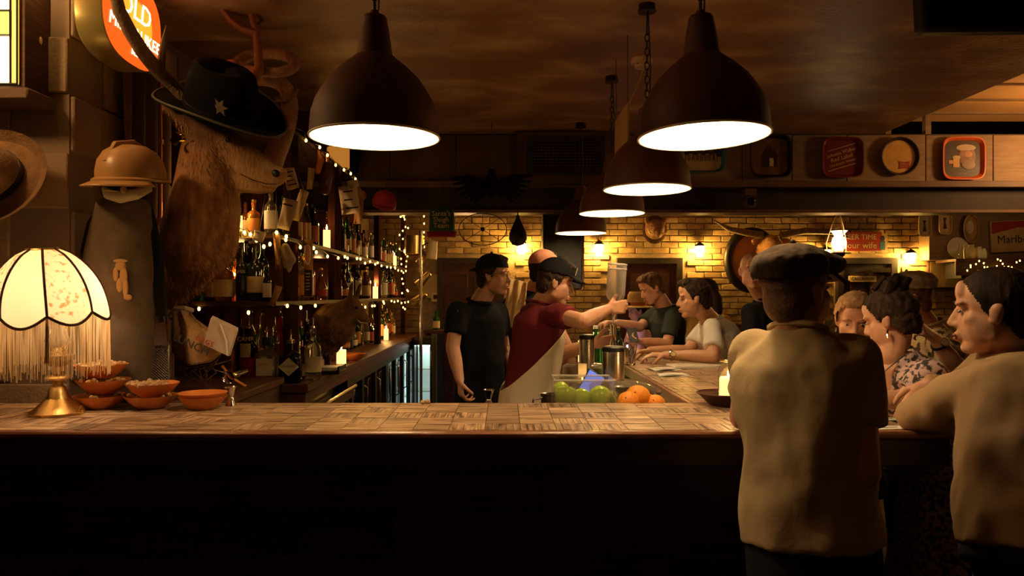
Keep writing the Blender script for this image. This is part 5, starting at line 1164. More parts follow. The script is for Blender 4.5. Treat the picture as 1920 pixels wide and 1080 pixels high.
def tor_rings(P0, N, rp, rs, infl, t0, t1, bulk=1, bend=0, dmul=1, hip=1.0):
    ax = N-P0; rings = []; up0 = ax.normalized()
    ts = sorted(set([t0, t1]+[t for t, a, b in TORSO if t0 < t < t1]))
    for t in ts:
        for i in range(len(TORSO)-1):
            if TORSO[i][0] <= t <= TORSO[i+1][0] or i == len(TORSO)-2 or (i == 0 and t < TORSO[0][0]):
                a, b = TORSO[i], TORSO[i+1]; q = max(-1.5, min(1, (t-a[0])/(b[0]-a[0]))); 
                if t < TORSO[0][0]: q = 0
                hw = a[1]+(b[1]-a[1])*q; hd = a[2]+(b[2]-a[2])*q; break
        r = rp.lerp(rs, max(0, min(1, t))).normalized(); f = up0.cross(r).normalized(); r = f.cross(up0)
        if t < .3: hw *= hip
        c = P0+ax*t-f*bend*math.sin(math.pi*max(0, min(1, t)))
        rings.append([c+r*(hw*bulk+infl)*math.cos(2*math.pi*k/24)+f*(hd*bulk*dmul+infl)*math.sin(2*math.pi*k/24) for k in range(24)])
    return rings
HAIRLINE = dict(short=((.06, .082), (.03, .035), (.012, -.005), (-.03, -.03), (-.06, -.075)), high=((.03, .09), (.01, .05), (-.01, .0), (-.04, -.02), (-.06, -.07)))
def hairkeep(line):
    L = HAIRLINE[line]
    def k(x, f, u):
        if f >= L[0][0]: return u > L[0][1]
        for (f0, u0), (f1, u1) in zip(L, L[1:]):
            if f1 <= f <= f0: return u > u1+(u0-u1)*(f-f1)/(f0-f1)
        return u > L[-1][1]
    return k
def person(label, J, shirt, skin='skin', hair='hairdark', hstyle='short', trousers='denim', sleeve=.62, long_sleeve=False, bulk=1.0, hs=1.0, vox=.0065, fem=False, handA=None, handB=None,
           hem=-.12, bend=.0, neckcut=None, seed=0, skirt=None, dmul=1.0, roll=0, brow=True, wr_amp=.008, shirtname='shirt'):
    """J: head, hf (head facing), neck, sa/ea/wa and sb/eb/wb (arms A and B), pel, tf (torso facing)"""
    root = thing('person', label, 'person', V((J['pel'].x, J['pel'].y, 0))); off = root.location
    c = J['head']; m = hframe(J['hf'], roll); P0, N = J['pel'], J['neck']
    rs = (J['sa']-J['sb']).normalized(); tf = V(J['tf']).normalized(); rp = tf.cross(V((0, 0, 1))).normalized()
    if rs.dot(rp) < 0: rs = -rs
    u = MB(); head_prims(u, c, m, hs, fem)
    u.cap(c+m @ V((0, -.022, -.05))*hs, N+V((0, 0, .01)), .056*hs*(.86 if fem else 1), .062*(.86 if fem else 1), 14)
    u.loft(tor_rings(P0, N, rp, rs, 0, -.2, 1.0, bulk, bend, dmul))
    for s_, e_, w_, hsp in ((J['sa'], J['ea'], J['wa'], handA), (J['sb'], J['eb'], J['wb'], handB)):
        k = .86 if fem else 1.0
        u.cap(N-V((0, 0, .05))+(s_-N)*.35, s_, .052*k, .047*k, 12); u.cap(s_, e_, .047*k, .041*k, 14); u.cap(e_, e_.lerp(w_, .4), .042*k, .041*k, 12); u.cap(e_.lerp(w_, .4), w_, .041*k, .027*k, 12)
        h = dict(d=(w_-e_), n=(0, 0, -1), curl=(25, 30, 34, 38), th=1); h.update(hsp or {}); 
        if abs(V(h['d']).normalized().dot(V(h['n']).normalized())) > .9: h['n'] = (0, 1, 0) if abs(V(h['d']).normalized().y) < .7 else (1, 0, 0)
        hand_prims(u, w_, h['d'], h['n'], h['curl'], h['th'], 1.0 if not fem else .92)
    hips = [P0+rp*s*.09+V((0, 0, -.03)) for s in (-1, 1)]
    legs = []
    for i, hp in enumerate(hips):
        kn = J.get('k%d' % i, V((hp.x+tf.x*.03, hp.y+tf.y*.03, P0.z*.53))); an = J.get('a%d' % i, V((kn.x-tf.x*.03, kn.y-tf.y*.03, .085))); legs.append((hp, kn, an))
        u.cap(hp, kn, .08, .055, 12); u.cap(kn, an, .053, .036, 10); u.cap(an+V((0, 0, -.03)), an+V((tf.x*.16, tf.y*.16, -.05)), .035, .028, 8)
    body = link('body', offset_mesh(remesh(u, vox, 3), off), M[skin], root)
    # clothing
    k = .86 if fem else 1.0
    g = MB(); g.loft(tor_rings(P0, N, rp, rs, .016, hem, 1.035, bulk, bend, dmul, 1.06))
    for s_, e_, w_ in ((J['sa'], J['ea'], J['wa']), (J['sb'], J['eb'], J['wb'])):
        g.cap(N-V((0, 0, .055))+(s_-N)*.35, s_-V((0, 0, .004)), .069*k, .064*k, 12)
        if long_sleeve: g.cap(s_, e_, .067*k, .058*k, 14); g.tube([e_, e_.lerp(w_, .5), e_.lerp(w_, .9)], [.057*k, .053*k, .04*k], 14)
        elif sleeve > 0: g.tube([s_, s_.lerp(e_, sleeve*.5), s_.lerp(e_, sleeve)], [.064*k, .065*k, .065*k], 16)
    gm = wrinkle(remesh(g, .011, 3), wr_amp, 9, (1, 1, .6), seed)
    if neckcut: cutmesh(gm, neckcut)
    link(shirtname, offset_mesh(gm, off), CL[shirt], root)
    if not long_sleeve and hem > -.3:
        col = [N+V((0, 0, .018))+(rs*math.cos(a)*.080*k+tf*math.sin(a)*.080*k)-V((0, 0, .02*math.sin(a))) for a in [2*math.pi*q/24 for q in range(25)]]
        if not neckcut: MB().tube(col, .009, 6).build('collar', CL[shirt], kid(root, shirtname), True)
    if trousers:
        g = MB(); g.loft(tor_rings(P0, N, rp, rp, .004, -.25, -.02, bulk, 0))
        for hp, kn, an in legs: g.cap(hp, kn, .092, .068, 14); g.tube([kn, an], [.068, .058], 14)
        link('trousers', offset_mesh(wrinkle(remesh(g, .014, 3), .006, 8, (1, 1, 1), seed), off), CL[trousers], root)
        for hp, kn, an in legs: MB().cap(an+V((0, 0, -.035)), an+V((tf.x*.17, tf.y*.17, -.05)), .048, .036, 10).build('shoe', M['black'], root, True)
    if skirt:
        g = MB(); rr = []
        for z, a, b in ((P0.z+.08, .165, .125), (P0.z-.03, .195, .15), (P0.z-.25, .23, .19), (P0.z-.5, .27, .22)):
            rr.append([V((P0.x, P0.y, z))+rp*a*math.cos(2*math.pi*q/36)*(1+.05*math.sin(q*1.7))+tf*b*math.sin(2*math.pi*q/36)*(1+.05*math.sin(q*1.7)) for q in range(36)])
        g.loft(rr).build('skirt', CL[skirt], root, True)
    # face
    w = lambda x, f, z: c+m @ V((x, f, z))*hs
    for q in (-1, 1):
        ey_ = MB().ell(w(q*.031, .0745, .004), (.0105*hs, .0055*hs, .0050*hs), m, 10, 8).build('eye', M['eyew'], root, True)
        MB().ell(w(q*.031, .0785, .004), (.0045*hs, .0022*hs, .0048*hs), m, 8, 6).build('iris', M['iris'], ey_, True)
        MB().tube([w(q*.014, .0835, .026), w(q*.03, .086, .031), w(q*.048, .076, .024)], [.002*hs, .0028*hs, .0018*hs], 6).build('eyebrow', M[hair] if hair != 'stubble' else M['hairbrown'], root, True)
    lp_ = MB().ell(w(0, .0905, -.0615), (.020*hs, .0075*hs, .0052*hs), m, 12, 8).ell(w(0, .0895, -.071), (.018*hs, .0075*hs, .0058*hs), m, 12, 8).build('lips', M['lips'], root, True)
    if hstyle:
        g = MB(); t = .011 if hstyle != 'cropped' else .005
        for (x, f, z), (a, b, d) in (((0, -.014, .036), (.074, .094, .082)), ((0, -.04, -.02), (.066, .06, .07))): g.ell(w(x, f, z), ((a+t)*hs, (b+t)*hs, (d+t)*hs), m, 18, 12)
        if hstyle == 'short': g.ell(w(0, .03, .10), (.06*hs, .06*hs, .03*hs), m)
        if hstyle == 'bun': g.ell(w(.0, -.05, .12), (.055*hs, .055*hs, .045*hs), m); g.ell(w(0, -.05, -.05), (.06*hs, .05*hs, .05*hs), m)
        hm = remesh(g, .007, 2); mi = m.inverted(); kk = hairkeep('short' if hstyle != 'high' else 'high')
        def kp(p):
            q = (mi @ (p-c))/hs; return kk(q.x, q.y, q.z) or (hstyle in ('long', 'pony') and q.y < -.03 and q.z > -.14)
        cutmesh(hm, kp); wrinkle(hm, .006 if hstyle not in ('cropped', 'high') else .001, 55, (1, 1, 1), seed+3)
        link('hair', offset_mesh(hm, off), M[hair], root)
        if hstyle in ('long', 'pony'):
            pz_ = [w(0, -.09, .03), w(0, -.125, -.03), w(.01, -.12, -.13), w(.015, -.10, -.23)]
            MB().tube(pz_, [.03, .04, .042, .012], 10).build('ponytail', M[hair], kid(root, 'hair'), True)
        if hstyle == 'bun':
            rn = random.Random(seed+5)
            for q in range(16):
                a = rn.random()*6.28; b = MB().tube([w(.05*math.cos(a), -.04+.05*math.sin(a), .10), w(.065*math.cos(a+.6), -.045+.062*math.sin(a+.6), .135), w(.03*math.cos(a+1.3), -.05+.03*math.sin(a+1.3), .165)], [.010, .013, .006], 7)
                b.build('hair_strand', M[hair], kid(root, 'hair'), True)
    return root, w, m, off
def capcrown(root, w, m, hs, kind, mt, mt2=None, back=False):
    off = root.location; mi = m.inverted()
    if kind == 'ball':
        g = MB().ell(w(0, -.014, .052), (.086*hs, .106*hs, .090*hs), m, 20, 14); me = remesh(g, .008, 1); c0 = w(0, 0, 0)
        cutmesh(me, lambda p: ((mi @ (p-c0)).z/hs) > .048+.12*((mi @ (p-c0)).y/hs)*.3)
        o = link('cap', offset_mesh(me, off), mt, root); o.modifiers.new('s', 'SOLIDIFY').thickness = .004
        sg = -1 if back else 1
        MB().grid(lambda u, v: w(.078*math.sin((u-.5)*2.5), sg*((.085+.075*v)*math.cos((u-.5)*1.9)), .06-.022*v*v-.012*abs(u-.5)), 14, 5).build('cap_bill', mt2 or mt, kid(root, 'cap'), True).modifiers.new('s', 'SOLIDIFY').thickness = .005
        MB().ell(w(0, -.014, .143), .008, None, 8, 6).build('cap_button', mt, kid(root, 'cap'), True)
    elif kind == 'flat':
        g = MB(); g.ell(w(0, -.022, .075), (.098*hs, .118*hs, .058*hs), m, 22, 14); g.ell(w(0, .05, .066), (.088*hs, .105*hs, .040*hs), m, 20, 12); g.ell(w(0, -.05, .055), (.09*hs, .085*hs, .05*hs), m, 20, 12)
        me = remesh(g, .008, 3); c0 = w(0, 0, 0); cutmesh(me, lambda p: ((mi @ (p-c0)).z/hs) > .042-.12*((mi @ (p-c0)).y/hs)*0); wrinkle(me, .004, 30, (1, 1, 1), 2)
        o = link('cap', offset_mesh(me, off), mt, root); o.modifiers.new('s', 'SOLIDIFY').thickness = .004
        MB().grid(lambda u, v: w(.082*math.sin((u-.5)*2.5), (.092+.072*v)*math.cos((u-.5)*1.8), .052-.03*v-.018*abs(u-.5)), 14, 5).build('cap_bill', mt, kid(root, 'cap'), True).modifiers.new('s', 'SOLIDIFY').thickness = .008
        MB().ell(w(0, -.01, .134), .009, None, 8, 6).build('cap_button', mt, kid(root, 'cap'), True)
def watch(root, e_, w_, m=None, t=.86, face=(0, -1, .3)):
    p = e_.lerp(w_, t); d = (w_-e_).normalized(); x, y = frame(d); o = root.location
    st_ = MB().tube([p+(x*math.cos(a)+y*math.sin(a))*.033 for a in [2*math.pi*q/20 for q in range(21)]], .007, 6).build('watch_strap', m or M['chrome'], root, True)
    fd = V(face).normalized(); q = p+fd*.035; MB().tube([q, q+fd*.01], .019, 14).build('watch_case', M['chrome'], st_, True); MB().tube([q+fd*.01, q+fd*.011], .016, 14).build('watch_dial', M['cream'], st_, True)
# ---- man in the flat cap, back to us
J = dict(head=P(1497, 546, 2.1), hf=(.88, .45, .08), neck=P(1495, 628, 2.1), sa=P(1603, 672, 2.02), ea=P(1622, 885, 1.96), wa=P(1560, 935, 2.22), sb=P(1412, 655, 2.2), eb=P(1391, 782, 2.40), wb=P(1470, 768, 2.58), pel=P(1520, 985, 2.06), tf=(.22, .97, 0))
pr, w, m, o = person('man in a tweed flat cap and cream tee standing with his back to us', J, 'beige', 'skin', 'stubble', 'cropped', sleeve=.60, hs=1.06, vox=.0055, bulk=1.0, hem=-.09, seed=1, handB=dict(d=(.8, .5, 0), n=(0, 0, -1), th=-1), wr_amp=.016, bend=.02)
capcrown(pr, w, m, 1.06, 'flat', CL['tweed'])
# ---- man at the right leaning on the corner with crossed arms
J = dict(head=P(1862, 584, 2.12), hf=(-.78, .62, -.05), neck=P(1905, 672, 2.14), sa=V((1.66, 2.40, 1.34)), ea=V((1.60, 2.62, 1.165)), wa=P(1742, 722, 2.48), sb=P(1858, 712, 2.06), eb=P(1716, 776, 2.40), wb=V((1.50, 2.30, 1.155)), pel=P(1905, 985, 2.0), tf=(-.9, .42, 0))
pr, w, m, o = person('man with cropped hair in a tan long sleeve shirt leaning on the bar corner', J, 'tan', 'skin', 'hairdark', 'cropped', long_sleeve=True, hs=1.08, vox=.0055, bulk=1.12, hem=-.16, seed=2, handA=dict(d=(-.75, -.45, -.55), n=(.15, .5, -.8), curl=(16, 20, 24, 30), th=-1), handB=dict(d=(.9, -.2, 0), n=(0, 0, -1)), wr_amp=.016)
MB().tube([V(J['neck'])+V((0, 0, .015))+V((.08*math.cos(a), .08*math.sin(a), .012*math.cos(a))) for a in [2*math.pi*q/20 for q in range(21)]], .015, 6).build('collar', CL['tan'], pr, True)
# ---- woman in the floral dress
N_ = P(1674, 672, 2.74)
def vcut(p):
    q = p-N_; f = q.x*-.85+q.y*-.45; s = abs(q.x*-.45+q.y*.85); return not (f > .0 and q.z > -.19 and s < .05*(1+(q.z)/.19)+.008 and q.z < .06) 
J = dict(head=P(1668, 600, 2.76), hf=(-.66, .72, -.28), neck=N_, sa=P(1611, 690, 2.88), ea=V((1.20, 2.90, 1.16)), wa=V((1.10, 2.68, 1.15)), sb=P(1745, 698, 2.60), eb=V((1.46, 2.62, 1.17)), wb=V((1.22, 2.70, 1.15)), pel=P(1785, 905, 2.85), tf=(-.86, -.4, 0))
pr, w, m, o = person('woman with dark pinned up hair in a floral dress leaning over the bar', J, 'floral', 'skin', 'hairdark', 'bun', None, sleeve=.75, fem=True, hs=.97, bulk=.95, hem=-.1, seed=3, skirt='floral', neckcut=vcut, wr_amp=.006, shirtname='dress_top')
MB().tube([w(-.082, -.01, -.04), w(-.085, -.008, -.055), w(-.082, -.005, -.07)], .004, 6).build('earring', M['chrome'], pr, True)
nk = N_+V((-.055, -.03, -.0)); MB().tube([N_+V((.01, -.065, .02)), N_+V((-.06, -.06, -.04)), N_+V((-.125, -.068, -.14)), N_+V((-.10, .0, -.03)), N_+V((-.03, .06, .02))], .0025, 5).ell(N_+V((-.127, -.07, -.15)), .009).build('necklace', M['black'], pr, True)
# ---- blond woman
N_ = P(1628, 668, 3.2)
J = dict(head=P(1603, 600, 3.15), hf=(-.42, -.85, -.3), neck=N_, sa=N_+V((-.16, .05, -.06)), ea=V((1.40, 3.12, 1.17)), wa=V((1.20, 3.0, 1.15)), sb=N_+V((.155, -.05, -.06)), eb=V((1.74, 2.98, 1.12)), wb=V((1.52, 2.95, 1.0)), pel=V((1.75, 3.35, .9)), tf=(-.5, -.85, 0))
def vcut2(p):
    q = p-J['neck']; return not (q.z > -.09 and (q.xy.length < .105))
pr, w, m, o = person('blond woman in a navy top looking down behind the floral dress', J, 'navy', 'skin', 'hairblond', 'short', sleeve=.5, fem=True, hs=.97, bulk=.9, seed=4, neckcut=vcut2)
MB().tube([w(.078, -.01, -.04), w(.08, -.008, -.06)], .004, 6).build('earring', M['chrome'], pr, True)
# ---- man in the floral shirt with a watch
J = dict(head=P(1702, 560, 3.5), hf=(-.95, .3, -.12), neck=P(1734, 612, 3.54), sa=V((2.08, 3.74, 1.37)), ea=V((1.98, 3.70, 1.10)), wa=V((1.75, 3.66, 1.10)), sb=P(1762, 636, 3.36), eb=P(1796, 692, 3.26), wb=P(1756, 638, 3.22), pel=V((2.18, 3.62, .92)), tf=(-.93, .25, 0))
pr, w, m, o = person('man in a grey flat cap and cream floral shirt raising his wrist', J, 'floral2', 'skin', 'stubble', 'cropped', sleeve=.7, hs=1.0, seed=5, handB=dict(d=(-.75, -.1, .55), n=(-.3, .7, -.6), curl=(50, 55, 58, 60), th=-1))
capcrown(pr, w, m, 1.0, 'flat', CL['greycap']); watch(pr, J['eb'], J['wb'], M['black'])
# ---- bald man
J = dict(head=P(1411, 508, 4.72), hf=(-.18, -1, -.05), neck=P(1436, 566, 4.8), sa=V((1.60, 4.68, 1.44)), ea=V((1.62, 4.6, 1.16)), wa=V((1.60, 4.42, 1.0)), sb=V((1.86, 4.92, 1.44)), eb=V((1.98, 4.85, 1.16)), wb=V((1.92, 4.62, 1.0)), pel=V((1.78, 4.9, .95)), tf=(.5, -.86, 0))
pr, w, m, o = person('bald man in a black shirt facing us before the longhorn plaque', J, 'black', 'skin', 'stubble', None, seed=6, hs=1.03)
# ---- man in the white tee leaning on the side bar
J = dict(head=P(1300, 560, 4.86), hf=(-.96, .15, -.1), neck=P(1334, 604, 4.96), sa=V((1.45, 5.13, 1.33)), ea=V((1.28, 5.02, 1.16)), wa=V((1.0, 4.93, 1.17)), sb=V((1.38, 4.77, 1.335)), eb=V((1.33, 4.57, 1.16)), wb=V((1.055, 4.72, 1.155)), pel=V((1.72, 5.05, .88)), tf=(-.96, .2, 0))
pr, w, m, o = person('dark haired man in a white tee leaning his forearms on the side bar', J, 'white', 'skin2', 'hairdark', 'short', sleeve=.75, hs=1.08, vox=.0055, seed=7, handA=dict(d=(-1, -.1, -.1), n=(0, -.2, -1), curl=(18, 22, 26, 30), th=-1), handB=dict(d=(-1, .1, .02), n=(0, .2, -1), curl=(20, 26, 30, 34), th=1), dmul=1.05)
watch(pr, J['eb'], J['wb'])
# ---- man in the dark shirt with a phone
J = dict(head=P(1222, 541, 5.76), hf=(-.9, -.12, -.42), neck=P(1248, 580, 5.82), sa=V((1.26, 5.98, 1.40)), ea=V((1.10, 5.84, 1.29)), wa=V((.90, 5.72, 1.33)), sb=V((1.33, 5.64, 1.40)), eb=V((1.26, 5.56, 1.17)), wb=V((1.07, 5.46, 1.20)), pel=V((1.38, 5.86, .92)), tf=(-.95, -.15, 0))
pr, w, m, o = person('man in a dark patterned shirt looking down at a phone', J, 'dark', 'skin', 'hairbrown', 'short', sleeve=.75, seed=8, handB=dict(d=(-1, -.05, .05), n=(0, .5, .8), curl=(40, 44, 48, 50), th=1), handA=dict(d=(-1, -.1, .1), n=(0, 0, -1), th=-1))
ph = thing('phone', 'small lit phone in the hand of the man in the dark shirt', 'phone', (.975, 5.45, 1.245), (R(-35), R(-10), 0)); MB().box2((-.035, -.004, -.065), (.035, .004, .065), .003).build('case', M['black'], ph); MB().box2((-.031, .004, -.06), (.031, .0055, .06)).build('screen', glow('phone_screen', (.9, .75, 1), 2.2), ph)
# ---- person in the straw hat
J = dict(head=P(1194, 583, 7.7), hf=(-.9, -.2, -.3), neck=P(1204, 612, 7.75), sa=V((1.42, 7.95, 1.14)), ea=V((1.35, 7.9, .92)), wa=V((1.15, 7.8, .95)), sb=V((1.48, 7.6, 1.14)), eb=V((1.4, 7.45, .92)), wb=V((1.2, 7.5, .95)), pel=V((1.55, 7.85, .62)), tf=(-.95, -.2, 0), k0=V((1.1, 7.9, .58)), k1=V((1.1, 7.7, .58)), a0=V((1.1, 7.9, .085)), a1=V((1.1, 7.7, .085)))
pr, w, m, o = person('person in a straw hat and pink lit top seated far behind the pouring bottle', J, 'pink', 'skin', 'hairdark', 'short', seed=9, vox=.009)
MB().lathe([(.10, .03), (.108, .06), (.10, .15), (.08, .185), (.03, .175), (0, .165)], seg=24, at=w(0, -.01, .02)).build('straw_hat_crown', mat('straw', (.80, .58, .24), (.68, .46, .17), rough=.8, scale=40), pr, True)
MB().lathe([(.10, .03), (.15, .02), (.18, .012), (.18, .02), (.15, .03), (.10, .038)], seg=28, at=w(0, -.01, .02)).build('straw_hat_brim', bpy.data.materials['straw'], pr, True)
MB().lathe([(.107, .04), (.109, .07)], seg=24, at=w(0, -.01, .02)).build('hat_band', M['bowl'], pr, True)
so = thing('bar_stool', 'dark round bar stool under the person in the straw hat', 'stool', (1.55, 7.85, 0)); MB().lathe([(0, .50), (.19, .50), (.2, .52), (.19, .545), (0, .55)], seg=24).build('seat', M['redwood'], so)
for k in range(4): MB().tube([(.13*math.cos(k*1.57+.7), .13*math.sin(k*1.57+.7), .5), (.19*math.cos(k*1.57+.7), .19*math.sin(k*1.57+.7), 0)], .016, 8).build('leg', M['darkwood'], so)
light('phone_glow', (1.22, 7.45, 1.12), .5, (.85, .65, 1), .03)
# ---- woman with a ponytail
J = dict(head=P(1322, 552, 5.75), hf=(-.5, .85, 0), neck=P(1330, 592, 5.78), sa=V((1.79, 5.88, 1.34)), ea=V((1.84, 5.9, 1.06)), wa=V((1.8, 6.0, .85)), sb=V((1.50, 5.72, 1.34)), eb=V((1.44, 5.75, 1.06)), wb=V((1.45, 5.9, .9)), pel=V((1.66, 5.82, .86)), tf=(-.3, .95, 0))
pr, w, m, o = person('woman with a dark ponytail half hidden behind the man in the white tee', J, 'mustard', 'skin2', 'hairdark', 'pony', fem=True, seed=10, vox=.008)
# ---- bartender in black with glasses
J = dict(head=P(926, 518, 4.4), hf=(.94, -.28, 0), neck=P(900, 570, 4.44), sa=V((-.275, 4.29, 1.455)), ea=P(849, 652, 4.24), wa=P(862, 712, 4.16), sb=V((-.04, 4.58, 1.455)), eb=V((.0, 4.62, 1.2)), wb=V((.1, 4.42, 1.0)), pel=P(902, 742, 4.44), tf=(.75, -.62, 0))
pr, w, m, o = person('bartender in a black tee with glasses and a dark backward cap', J, 'black', 'skin', 'hairdark', 'short', sleeve=.62, seed=11, bulk=.98, handA=dict(d=(.1, -.15, -1), n=(.9, .3, 0), curl=(40, 45, 48, 50), th=1))
capcrown(pr, w, m, 1.0, 'ball', CL['black'], back=True)
gl_ = MB()
for q in (-1, 1): gl_.tube([w(q*.033+.022*math.cos(a), .088, .004+.016*math.sin(a)) for a in [2*math.pi*k/16 for k in range(17)]], .002, 5).tube([w(q*.055, .086, .01), w(q*.078, .0, .006)], .002, 5)
gl_.tube([w(-.011, .092, .008), w(.011, .092, .008)], .002, 5).build('glasses', M['brass'], pr, True)
# ---- bartender in the pink cap with a towel
J = dict(head=P(1022, 508, 4.8), hf=(.82, .5, 0), neck=P(992, 556, 4.82), sa=V((.27, 4.66, 1.49)), ea=V((.40, 4.62, 1.22)), wa=V((.46, 4.78, 1.02)), sb=V((.055, 4.95, 1.49)), eb=V((.0, 4.98, 1.22)), wb=V((.14, 5.1, 1.05)), pel=P(985, 742, 4.8), tf=(.82, .5, 0))
pr, w, m, o = person('bartender in a salmon pink cap with a black tee turned away', J, 'black', 'skin', 'hairdark', 'short', seed=12, bulk=1.1)
capcrown(pr, w, m, 1.04, 'ball', CL['pinkcap'])
tw = thing('bar_towel', 'mustard linen towel over the shoulder of the bartender in the pink cap', 'towel', P(962, 545, 4.62))
s = 4.62/F
def twf(u, v):
    x = (-16+34*u)*s*(1+.12*v)+(8-12*v)*s; z = (24-4*u)*s-(90*v)*s-(4*u)*s; y = -.03-.012*math.sin(u*14)+.06*max(0, .25-v)*4*.6-.02*v
    return V((x, y, z))
MB().grid(twf, 26, 20).build('cloth', CL['towel'], tw).modifiers.new('s', 'SOLIDIFY').thickness = .008
# ---- bartender pouring
J = dict(head=P(1043, 531, 4.0), hf=(.96, .02, -.24), neck=P(1014, 576, 4.06), sa=V((.27, 3.89, 1.445)), ea=V((.40, 3.66, 1.415)), wa=V((.555, 3.84, 1.475)), sb=V((.15, 4.22, 1.44)), eb=V((.34, 4.28, 1.20)), wb=V((.505, 4.06, 1.275)), pel=V((.135, 4.1, .96)), tf=(.92, .3, 0))
pr, w, m, o = person('bartender in a maroon tee and white apron pouring from a bottle', J, 'maroon', 'skin', 'hairdark', 'short', sleeve=.55, vox=.0055, seed=13, bulk=1.02, handA=dict(d=(.85, .2, .12), n=(0, 1, -.1), curl=(42, 48, 52, 54), th=1, ), handB=dict(d=(.95, -.25, .12), n=(0, -1, .2), curl=(40, 46, 50, 52), th=-1))
capcrown(pr, w, m, 1.02, 'ball', CL['black'])
MB().prism([(-.010, -.02), (-.004, -.02), (.012, .022), (.006, .022)], .003, m, w(0.045, .088, .085)).build('cap_stripe', M['white'], pr, True)
g = MB(); rs_ = (J['sa']-J['sb']).normalized(); rp_ = V(J['tf']).normalized().cross(V((0, 0, 1))).normalized()
g.loft(tor_rings(J['pel'], J['neck'], rp_, rs_, .030, -.7, .90, 1.03, 0, 1.0, 1.1)); gm = wrinkle(remesh(g, .011, 3), .008, 9, (1, 1, .5), 5)
bm_ = bmesh.new(); bm_.from_mesh(gm)
for pc_, pn_ in (((.06, 4.1, 1.09), (-1.0, -.1, 1)), ((.1, 4.1, 1.40), (0, 0, 1))): bmesh.ops.bisect_plane(bm_, geom=bm_.verts[:]+bm_.edges[:]+bm_.faces[:], plane_co=pc_, plane_no=pn_, clear_outer=True)
bm_.to_mesh(gm); bm_.free()
link('apron', offset_mesh(gm, o), CL['apron'], pr).modifiers.new('s', 'SOLIDIFY').thickness = .004
# ================================================================ WORK BENCH BEHIND THE BAR
bn = thing('work_bench', 'dark steel work bench behind the bar below the juicers', 'bench', (.45, 3.3, 0))
MB().box2((.10, 3.03, .90), (.765, 3.62, .945), .004).build('bench_top', M['steel'], bn, True); MB().box2((.47, 3.62, .90), (.765, 5.4, .945), .004).build('bench_top', M['steel'], bn, True)
MB().box2((.14, 3.06, 0), (.765, 3.6, .90)).build('carcass', M['black'], bn, True); MB().box2((.50, 3.6, 0), (.765, 5.38, .90)).build('carcass', M['black'], bn, True)
ZW = .945
M['lime'] = mat('green_apple', (.36, .58, .03), (.52, .68, .06), rough=.18, scale=8, coat=.3); M['orangef'] = mat('orange_peel', (.90, .33, .02), (.85, .27, .015), rough=.4, scale=8, bump=.5, bscale=160)
def tub(x0, x1, y0, y1, z0, z1, label):
    t = thing('plastic_tub', label, 'tub', ((x0+x1)/2, (y0+y1)/2, z0)); a, b, h, k = (x1-x0)/2, (y1-y0)/2, z1-z0, .004
    g = MB(); g.box2((-a, -b, 0), (a, b, k)).box2((-a, -b, k), (a, -b+k, h)).box2((-a, b-k, k), (a, b, h)).box2((-a, -b+k, k), (-a+k, b-k, h)).box2((a-k, -b+k, k), (a, b-k, h)).build('walls', M['clearplastic'], t)
    MB().tube([(-a, -b, h), (a, -b, h), (a, b, h), (-a, b, h), (-a, -b, h)], .0055, 6).build('rim', M['plasticrim'], t); return t
def thin(name, c, lo_, hi_, tint=.8):
    m = mat(name, c, rough=.04, coat=.4); nt = m.node_tree; N = nt.nodes; L = nt.links; b = N['Principled BSDF']
    lw = N.new('ShaderNodeLayerWeight'); lw.inputs[0].default_value = .35; mr = N.new('ShaderNodeMapRange'); mr.inputs['To Min'].default_value = lo_; mr.inputs['To Max'].default_value = hi_
    tr = N.new('ShaderNodeBsdfTransparent'); tr.inputs[0].default_value = (tint+.15, tint+.13, tint+.1, 1); mx = N.new('ShaderNodeMixShader')
    L.new(lw.outputs['Facing'], mr.inputs[0]); L.new(mr.outputs[0], mx.inputs[0]); L.new(tr.outputs[0], mx.inputs[1]); L.new(b.outputs[0], mx.inputs[2]); L.new(mx.outputs[0], N['Material Output'].inputs[0]); return m
M['clearplastic'] = thin('clear_plastic', (.6, .56, .48), .07, .7); M['plasticrim'] = thin('plastic_rim', (.75, .7, .6), .35, .9)
M['thin_glass'] = thin('thin_glass', (.85, .83, .78), .06, .95); M['thin_spirit'] = thin('thin_spirit', (.8, .76, .66), .10, .5)
M['glassf'] = thin('smoky_plastic_thin', (.30, .24, .16), .18, .85, .55)
bx = thing('fruit_crate', 'low dark crate under the green apples and oranges', 'crate', (.43, 3.17, ZW)); MB().box2((-.27, -.11, 0), (.32, .11, .085), .004).build('body', M['darkwood'], bx); MB().box2((-.28, -.12, .07), (.33, -.11, .088)).build('lip', M['darkwood'], bx)
tub(.215, .475, 3.07, 3.26, ZW+.086, 1.185, 'clear plastic tub holding the green apples')
def apple(px, py, Y, r, label, k=0):
    t = thing('green_apple', label, 'apple', P(px, py, Y), (.3*k, .2, k)); r *= Y/F
    MB().lathe([(0, -.86*r), (.3*r, -.93*r), (.72*r, -.68*r), (.98*r, -.05*r), (.93*r, .42*r), (.6*r, .82*r), (.25*r, .86*r), (0, .70*r)], seg=24).build('flesh', M['lime'], t)
    MB().tube([(0, 0, .68*r), (.05*r, 0, 1.0*r)], .06*r, 6).build('stem', M['darkwood'], t)
apple(1060, 742, 3.13, 22, 'front left green apple in the clear tub', 1); apple(1090, 748, 3.13, 20, 'front middle green apple in the clear tub', 2); apple(1125, 745, 3.13, 22, 'large green apple at the right end of the clear tub', 3)
apple(1052, 732, 3.21, 17, 'rear green apple peeking over the left of the clear tub', 4); apple(1138, 749, 3.2, 17, 'small green apple behind the right end of the clear tub', 5)
